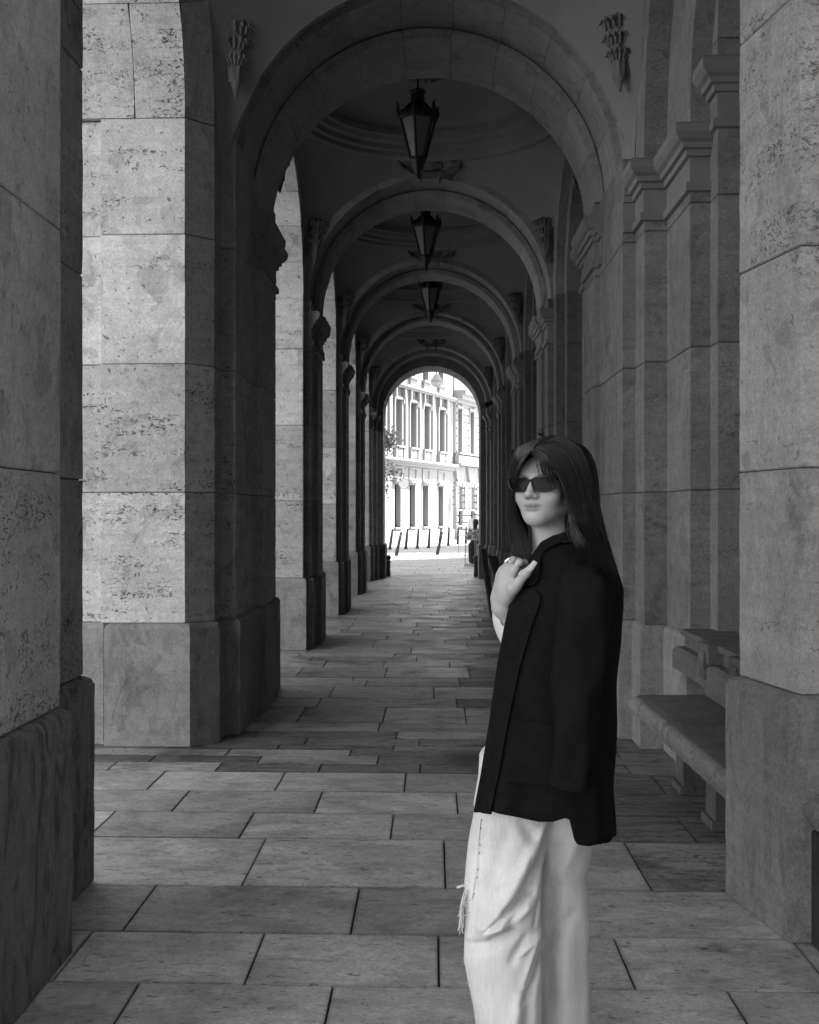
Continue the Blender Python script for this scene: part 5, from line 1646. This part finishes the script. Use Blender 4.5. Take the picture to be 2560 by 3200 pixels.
# torn knee: frayed threads
rt = random.Random(4)
for k_ in range(15):
    a = L(1458+rt.uniform(-4, 4), 2778+rt.uniform(0, 26), -.09+rt.uniform(-.02, .02)); e_ = L(1440+rt.uniform(-9, 9), 2862+rt.uniform(-10, 48), -.095+rt.uniform(-.02, .02))
    m1 = L(1449+rt.uniform(-7, 5), 2815+rt.uniform(-8, 8), -.1+rt.uniform(-.01, .01))
    P_ = spline([a, m1, e_, tuple(np.array(e_)+np.array((rt.uniform(-.005, .005), 0, -.008)))], 9)
    mb = MB(); mb.tube([tuple(p+np.array((rt.uniform(-.001, .001), 0, 0))) for p in P_], .0011, 5); mb.build('frayed_thread', M['fringe'], jeans, smooth=True, local=True)
for k_ in range(5):
    P_ = spline([L(1459, 2772, -.085), L(1446, 2766+rt.uniform(-3, 3), -.09), L(1438, 2770+rt.uniform(-4, 4), -.09), L(1431-rt.uniform(0, 4), 2768+rt.uniform(-3, 7), -.09)], 7)
    mb = MB(); mb.tube([tuple(p) for p in P_], .0012, 5); mb.build('frayed_thread', M['fringe'], jeans, smooth=True, local=True)
for k_ in range(16):
    h, n = on_jeans(1466+rt.uniform(-3, 6), 2780+k_*6.5)
    if h:
        mb = MB(); mb.tube([tuple(h+n*.0006+Vector((-.010, -.004, 0))), tuple(h+n*.001), tuple(h+n*.0007+Vector((.008, 0, rt.uniform(-.003, .003))))], .0009, 4); mb.build('frayed_thread', M['fringe'], jeans, local=True)
# shoes
for sx, sy in ((-.055, -.075), (.075, .08)):
    s = SDF(); s.cap((sx+.03, sy, .045), (sx-.14, sy-.01, .035), .045, .036, .03); s.cap((sx+.02, sy, .06), (sx-.02, sy, .08), .044, .04, .03)
    V, Q = surface_nets(s, .008); np_mesh('shoe', V, Q, M['cotton'], woman)

# --- blazer
JR = [(1692, 1706, 1838, .095), (1712, 1682, 1868, .125), (1740, 1660, 1898, .160), (1780, 1645, 1928, .190), (1838, 1626, 1946, .205), (1890, 1600, 1945, .21), (1955, 1585, 1938, .21), (2080, 1562, 1931, .205), (2180, 1547, 1926, .20), (2300, 1531, 1919, .205), (2420, 1511, 1917, .212), (2530, 1489, 1916, .218), (2660, 1470, 1912, .22)]
jz = np.array([1.5-(p[0]-1604)/1170 for p in JR])[::-1]
jl = np.array([(p[1]-1680)/1170 for p in JR])[::-1]; jr_ = np.array([(p[2]-1680)/1170 for p in JR])[::-1]; jb = np.array([p[3] for p in JR])[::-1]
DEL = .5; NE = 3.2
def hem(x):   # x in photo columns
    return np.interp(x, (1480, 1530, 1560, 1700, 1735, 1755, 1772, 1784, 1793, 1810, 1845, 1895, 1916), (2533, 2538, 2546, 2571, 2566, 2556, 2556, 2572, 2618, 2640, 2646, 2634, 2612))
def shell_pt(phi, z):
    xl, xr, b = np.interp(z, jz, jl), np.interp(z, jz, jr_), np.interp(z, jz, jb)
    ke = math.cos(DEL)**(2/NE)
    xc = (xl+ke*xr)/(1+ke); a = xr-xc
    c, s_ = math.cos(phi), math.sin(phi)
    x = xc + a*math.copysign(abs(c)**(2/NE), c); y = .02 + b*math.copysign(abs(s_)**(2/NE), s_)
    # soft vertical undulation of the cloth, stronger towards the hem
    w = np.clip((1.15-z)/.4, 0, 1)
    und = .006*w*math.sin(phi*7.0+z*5)+.004*w*math.sin(phi*13+1.3+z*9)+.0035*math.sin(z*23+phi*3)*np.clip((1.3-z)/.2, 0, 1)
    if -math.pi+DEL+.05 > phi: und *= .2
    return np.array((x + und*c + .10*y, y + und*s_*1.0, z))
NU, NV = 120, 70
ztop = jz[-1]
G = np.zeros((NV+1, NU+1, 3))
for j in range(NU+1):
    phi = -math.pi+DEL + (2*math.pi-2*DEL)*j/NU
    # hem height from the column this meridian reaches
    p_ = shell_pt(phi, .70); colx = 1680+p_[0]*1170
    kz = (3.19+p_[1])/3.19; colx = 1218+(p_[0]+.3949)*1170/kz
    hz = 1.5-(float(hem(colx))-1604)/1170*kz
    if phi > .25: hz = .655
    for i in range(NV+1):
        t = i/NV
        z = ztop + (hz-ztop)*t
        G[i, j] = shell_pt(phi, z)
def shell_mesh(G, th):
    nv, nu = G.shape[0], G.shape[1]
    du = np.gradient(G, axis=1); dv = np.gradient(G, axis=0)
    n = np.cross(du, dv); n /= np.linalg.norm(n, axis=2, keepdims=True)+1e-9
    # outward check
    c = G.reshape(-1, 3).mean(0)
    if ((G-c)*n)[..., :2].sum() < 0: n = -n
    A = G.reshape(-1, 3); B = (G-n*th).reshape(-1, 3)
    V = np.concatenate([A, B]); o = len(A); F_ = []
    for i in range(nv-1):
        for j in range(nu-1):
            a = i*nu+j; F_.append((a, a+1, a+nu+1, a+nu)); F_.append((o+a+nu, o+a+nu+1, o+a+1, o+a))
    for j in range(nu-1):
        F_.append((j+1, j, o+j, o+j+1)); a = (nv-1)*nu+j; F_.append((a, a+1, o+a+1, o+a))
    for i in range(nv-1):
        a = i*nu; F_.append((a, a+nu, o+a+nu, o+a)); a = i*nu+nu-1; F_.append((a+nu, a, o+a, o+a+nu))
    return V, np.array(F_), n
V, Q, NN = shell_mesh(G, .007)
blazer = np_mesh('blazer', V, Q, M['wool'], woman)
fix_normals(blazer.data)
def on_shell(px, py, off, ylo=-.3):
    """point of the near blazer side seen at a photo column/row, lifted by off"""
    y = -.12
    for _ in range(6):
        x, _y, z = L(px, py, y)
        best = None
        for q in range(90):
            phi = -math.pi+DEL + (math.pi-DEL)*q/89
            p = shell_pt(phi, z)
            dd = abs(p[0]-x)
            if best is None or dd < best[0]: best = (dd, p, phi)
        y = best[1][1]
    p = best[1]; n = np.array((math.cos(best[2])*.6, math.sin(best[2]), 0)); n /= np.linalg.norm(n)
    return np.array((L(px, py, y)[0], y, z)) + n*off
def panel(name, rows, off=.006, th=.006, nc=7, parent=blazer, edge=0.0):
    """rows: list of (py_left, px_left, py_right, px_right)"""
    G = np.zeros((len(rows), nc, 3))
    for i, (ya, xa, yb, xb) in enumerate(rows):
        for j in range(nc):
            t = j/(nc-1); G[i, j] = on_shell(xa+(xb-xa)*t, ya+(yb-ya)*t, off)
    V, Q, _ = shell_mesh(G, th)
    o = np_mesh(name, V, Q, M['wool'], parent); fix_normals(o.data); o.data.set_sharp_from_angle(angle=math.radians(50)); return o
def lerp_rows(keys, n):
    K = np.array(keys, float); t = np.linspace(0, len(K)-1, n)
    return [tuple(np.interp(q, range(len(K)), K[:, c]) for c in range(4)) for q in t]
panel('lapel', lerp_rows([(1845, 1620, 1838, 1672), (1868, 1606, 1862, 1690), (1895, 1598, 1895, 1684), (1955, 1584, 1955, 1662), (2080, 1561, 2080, 1627), (2250, 1537, 2250, 1591), (2420, 1510, 2420, 1560), (2536, 1488, 2542, 1535)], 44), .010, .008)
panel('collar', lerp_rows([(1660, 1792, 1690, 1800), (1663, 1760, 1691, 1760), (1674, 1728, 1706, 1724), (1692, 1704, 1722, 1703), (1720, 1682, 1748, 1692), (1760, 1655, 1785, 1690), (1800, 1640, 1806, 1687), (1832, 1626, 1826, 1670)], 26), .016, .012)
panel('pocket', lerp_rows([(2246, 1600, 2264, 1726), (2350, 1588, 2360, 1730), (2440, 1577, 2450, 1732)], 16), .005, .004)
# collar round the back of the neck
P_ = spline([L(1790, 1672, -.05), L(1835, 1672, .0), L(1842, 1678, .06), L(1800, 1690, .11), L(1735, 1712, .115), L(1690, 1752, .085)], 24)
rings = []
for i, p in enumerate(P_):
    rings.append([tuple(p+np.array((0, 0, dz))+(p-np.array((.06, .03, p[2])))*k) for dz, k in ((.02, -.06), (.025, .02), (.0, .14), (-.03, .20), (-.032, .14), (-.01, .0))])
mb = MB(); mb.rings(rings, True, True); mb.build('back_collar', M['wool'], blazer, smooth=True, local=True, auto=60)
# empty sleeve hanging on the near side, and the one on the far side
def sleeve(rows, parent, name, yflip=False):
    rings = []; m = 30
    for py, a, b, y, ry, tilt in rows:
        if yflip: y = .04-y
        A, B = L(a, py, y), L(b, py, y)
        xc, rx = (A[0]+B[0])/2, (B[0]-A[0])/2
        ring = []
        for q in range(m):
            an = 2*math.pi*q/m; c, s_ = math.cos(an), math.sin(an)
            w = .004*math.sin(an*3+py*.02)+.0025*math.sin(an*5-py*.013)
            ring.append((xc+(rx+w)*math.copysign(abs(c)**.85, c), y+(ry+w)*math.copysign(abs(s_)**.85, s_), A[2]-tilt*c))
        rings.append(ring)
    mb = MB(); mb.rings(rings, True, True); return mb.build(name, M['wool'], parent, smooth=True, local=True, auto=60)
srows = [(1752, 1800, 1868, -.120, .030, 0), (1766, 1776, 1890, -.135, .050, 0), (1795, 1755, 1903, -.152, .062, 0), (1840, 1742, 1908, -.165, .068, 0), (1900, 1738, 1908, -.180, .068, 0), (2000, 1731, 1900, -.196, .064, 0), (2100, 1728, 1889, -.206, .060, .001), (2200, 1727, 1876, -.213, .056, .002), (2300, 1727, 1860, -.218, .052, .003), (2380, 1727, 1845, -.221, .049, .004), (2424, 1727, 1836, -.222, .047, .005)]
def dense(rows, n):
    K = np.array(rows, float); t = np.linspace(0, len(K)-1, n)
    S_ = spline([tuple(r) for r in rows], n); return [tuple(r) for r in S_]
sl = sleeve(dense(srows, 46), blazer, 'sleeve')
sleeve([(2424, 1726, 1837, -.222, .0485, .005), (2432, 1725, 1837, -.222, .0495, .005), (2456, 1725, 1833, -.222, .049, .006), (2462, 1727, 1831, -.222, .046, .006), (2458, 1733, 1825, -.222, .041, .006)], sl, 'cuff')
sl = sleeve(dense(srows, 30), blazer, 'sleeve', True)

# --- sunglasses
sg = thing('sunglasses_tmp', '', '', (0, 0, 0)); bpy.data.objects.remove(sg)
def lens_outline(e, n=28):
    pts = [(e*.0055, .008), (e*.009, .0145), (e*.022, .0165), (e*.040, .0170), (e*.058, .0175), (e*.0665, .0135), (e*.0655, .004), (e*.060, -.010), (e*.050, -.0160), (e*.030, -.0175), (e*.015, -.0150), (e*.0085, -.006)]
    P_ = spline([(x, z, 0) for x, z in pts+[pts[0]]], n*2)
    return [(p[0], p[1]) for p in P_[:-1]]
def g_at(x, z): return H(x, -.0985+.30*abs(x)**1.35*1.7, .107+z)
frame = None
for e in (-1, 1):
    o_ = lens_outline(e)
    mb = MB(); mb.tube([g_at(x, z) for x, z in o_+[o_[0]]], .0027, 7, False)
    if e < 0:
        mb.tube([g_at(-.007, .009), g_at(-.003, .0105), g_at(.003, .0105), g_at(.007, .009)], .003, 7)
        for q in (-1, 1):
            mb.tube([g_at(q*.064, .013), H(q*.0735, -.062, .120), H(q*.079, -.02, .118), H(q*.080, .015, .113), H(q*.076, .04, .095)], [.0035, .0035, .003, .0026, .002], 7)
        frame = mb.build('sunglasses', M['acetate'], woman, smooth=True, local=True)
        cl = o_
    else:
        mb.build('lens_rim', M['acetate'], frame, smooth=True, local=True)
    cx = sum(p[0] for p in o_)/len(o_); cz = sum(p[1] for p in o_)/len(o_)
    mb = MB(); rings = []
    for k_ in (.01, .35, .7, 1.0):
        rings.append([tuple(np.array(g_at(cx+(x-cx)*k_, cz+(z-cz)*k_))) for x, z in o_])
    mb.rings(rings, True, False); mb.build('lens', M['lens'], frame, smooth=True, local=True)

# --- hair
s = SDF()
s.ell(H(0, .024, .142), (.081, .100, .092), .01, 'u', HR)
s.ell(H(-.006, -.115, .085), (.064, .088, .114), .008, 's', HR)
s.ell(L(1795, 1500, .035), (.062, .085, .10), .03); s.ell(L(1812, 1610, .02), (.055, .075, .11), .03)
s.ell(L(1838, 1720, -.005), (.042, .06, .09), .03); s.ell(L(1880, 1790, -.03), (.030, .045, .06), .03)
s.ell(H(.0, -.118, .03), (.060, .100, .085), .015, 's', HR)
s.ell(L(1603, 1520, .035), (.018, .026, .10), .02); s.ell(L(1612, 1620, .035), (.019, .024, .09), .02); s.ell(L(1628, 1670, .03), (.020, .018, .045), .02)
V, Q = surface_nets(s, .004, pad=.015)
hair = np_mesh('hair', V, Q, M['hair_base'], woman)
rs = np.random.default_rng(3)
def strands(A, B, n, jit, r0, sfun=None, npt=11, boost=1.0):
    """n thin strands blended between guide curves A and B"""
    m = len(A); ga, gb = np.array(Lc(A)), np.array(Lc(B))
    t = rs.random(n) if sfun is None else sfun(rs.random(n))
    clump = (np.sin(t*61)+np.sin(t*23+1))*.5
    ph = rs.normal(0, 1, (n, 3)); ph2 = rs.normal(0, 1, (n, 3))
    ln = 1-np.clip(np.abs(rs.normal(0, .15, n)), 0, .42)
    verts = []; faces = []
    lock = np.exp(.55*np.sin(t*83+1)*np.sin(t*37)+.38*rs.normal(0, 1, n))*np.where(rs.random(n) < .05, 3.0, 1.0)*boost  # random lock tone; a few strands brightened as painted highlights
    for i in range(n):
        g_ = ga+(gb-ga)*t[i]
        P_ = spline([tuple(p) for p in g_], npt)
        u = np.linspace(0, 1, npt)[:, None]
        P_ = P_ + ph[i]*jit*(.2+1.0*u*u) + ph2[i]*jit*.5*np.sin(u*5+ph[i, 0]*3)*u + np.array((1, .4, 0))*clump[i]*.0035*u
        if ln[i] < 1: P_ = P_[0] + (P_-P_[0])*1.0; P_ = P_[:max(5, int(npt*ln[i]))]
        k_ = len(P_)
        d = np.gradient(P_, axis=0); d /= np.linalg.norm(d, axis=1, keepdims=True)+1e-9
        a = np.cross(d, np.array((.3, 1, .2))); a /= np.linalg.norm(a, axis=1, keepdims=True)+1e-9
        b = np.cross(d, a)
        rad = r0*(1-.6*np.linspace(0, 1, k_)[:, None]**2)
        o_ = len(verts)*0 + sum_len[0]
        ring = np.stack([P_+a*rad, P_-a*rad*.5+b*rad*.87, P_-a*rad*.5-b*rad*.87], 1).reshape(-1, 3)
        verts.append(ring); sum_len[0] += len(ring)
        TT.append(lock[i]*np.repeat(1.15-.75*np.linspace(0, 1, k_), 3))  # sheen at the crown put into the tint, fading towards the tips
        for q in range(k_-1):
            for w in range(3):
                faces.append((o_+q*3+w, o_+q*3+(w+1) % 3, o_+q*3+3+(w+1) % 3, o_+q*3+3+w))
    return verts, faces
VV, FF, TT = [], [], []; sum_len = [0]
def add_strands(*a, **k):
    v, f = strands(*a, **k); VV.extend(v); FF.extend(f)
# right fall (her left), front to back
G1 = [(1668, 1408, -.108), (1716, 1440, -.124), (1763, 1515, -.110), (1785, 1600, -.092), (1800, 1690, -.13), (1826, 1752, -.235)]
G2 = [(1752, 1363, .02), (1832, 1410, .03), (1858, 1500, .03), (1878, 1610, .02), (1905, 1715, -.07), (1950, 1856, -.155)]
G3 = [(1690, 1393, -.100), (1750, 1438, -.112), (1790, 1530, -.092), (1808, 1620, -.085), (1834, 1715, -.17), (1885, 1815, -.275)]
G4 = [(1745, 1362, -.02), (1815, 1403, -.040), (1848, 1500, -.035), (1866, 1610, -.04), (1897, 1720, -.15), (1940, 1870, -.245)]
add_strands(G1, G2, 3600, .0034, .00065)
add_strands(G3, G4, 3600, .0038, .00065)
add_strands([(1662, 1407, -.110), (1706, 1432, -.126), (1755, 1508, -.116), (1779, 1600, -.098), (1792, 1680, -.12), (1812, 1735, -.215)], G3, 1500, .0034, .0006)
# left fall (her right)
add_strands([(1662, 1408, -.108), (1628, 1434, -.092), (1606, 1492, -.056), (1607, 1590, -.02), (1640, 1670, -.01), (1668, 1765, -.02)],
            [(1702, 1366, -.03), (1622, 1398, -.03), (1590, 1475, .01), (1593, 1590, .03), (1600, 1680, .03), (1610, 1775, .03)], 2600, .0032, .00065)
# crown, from the parting backwards
add_strands([(1664, 1405, -.108), (1690, 1392, -.10), (1728, 1385, -.07), (1770, 1410, -.06), (1800, 1470, -.05)],
            [(1690, 1372, -.05), (1720, 1362, -.02), (1760, 1366, .0), (1810, 1395, .0), (1838, 1450, .0)], 700, .002, .0006, npt=9)
# bangs
add_strands([(1660, 1408, -.110), (1670, 1436, -.127), (1678, 1468, -.133), (1688, 1508, -.131)],
            [(1674, 1403, -.110), (1706, 1436, -.130), (1730, 1496, -.124), (1744, 1562, -.110)], 34, .0040, .0006, npt=9)
add_strands([(1668, 1404, -.110), (1682, 1432, -.130), (1692, 1470, -.132), (1700, 1512, -.128)],
            [(1676, 1403, -.110), (1712, 1430, -.128), (1728, 1472, -.124), (1742, 1528, -.112)], 130, .0028, .0006, npt=9)
add_strands([(1660, 1408, -.108), (1642, 1430, -.110), (1624, 1460, -.100), (1612, 1500, -.085)],
            [(1656, 1408, -.106), (1630, 1438, -.100), (1614, 1478, -.085), (1602, 1530, -.060)], 120, .0026, .0006, npt=9)
# pale tips over the shoulder, a highlight put into their tint
add_strands([(1790, 1540, -.03), (1782, 1625, -.09), (1784, 1672, -.160), (1806, 1712, -.215)], [(1805, 1540, -.03), (1800, 1625, -.09), (1822, 1678, -.18), (1852, 1722, -.245)], 60, .0050, .0006, npt=9, boost=6.0)
# flyaways
add_strands(G1, G2, 70, .010, .0005)
add_strands(G3, G4, 60, .012, .0005)
VA = np.concatenate(VV); FA_ = np.array(FF)
hs = np_mesh('hair_strands', VA, FA_, M['hair'], hair, True, np.concatenate(TT)); hs['kind'] = 'stuff'
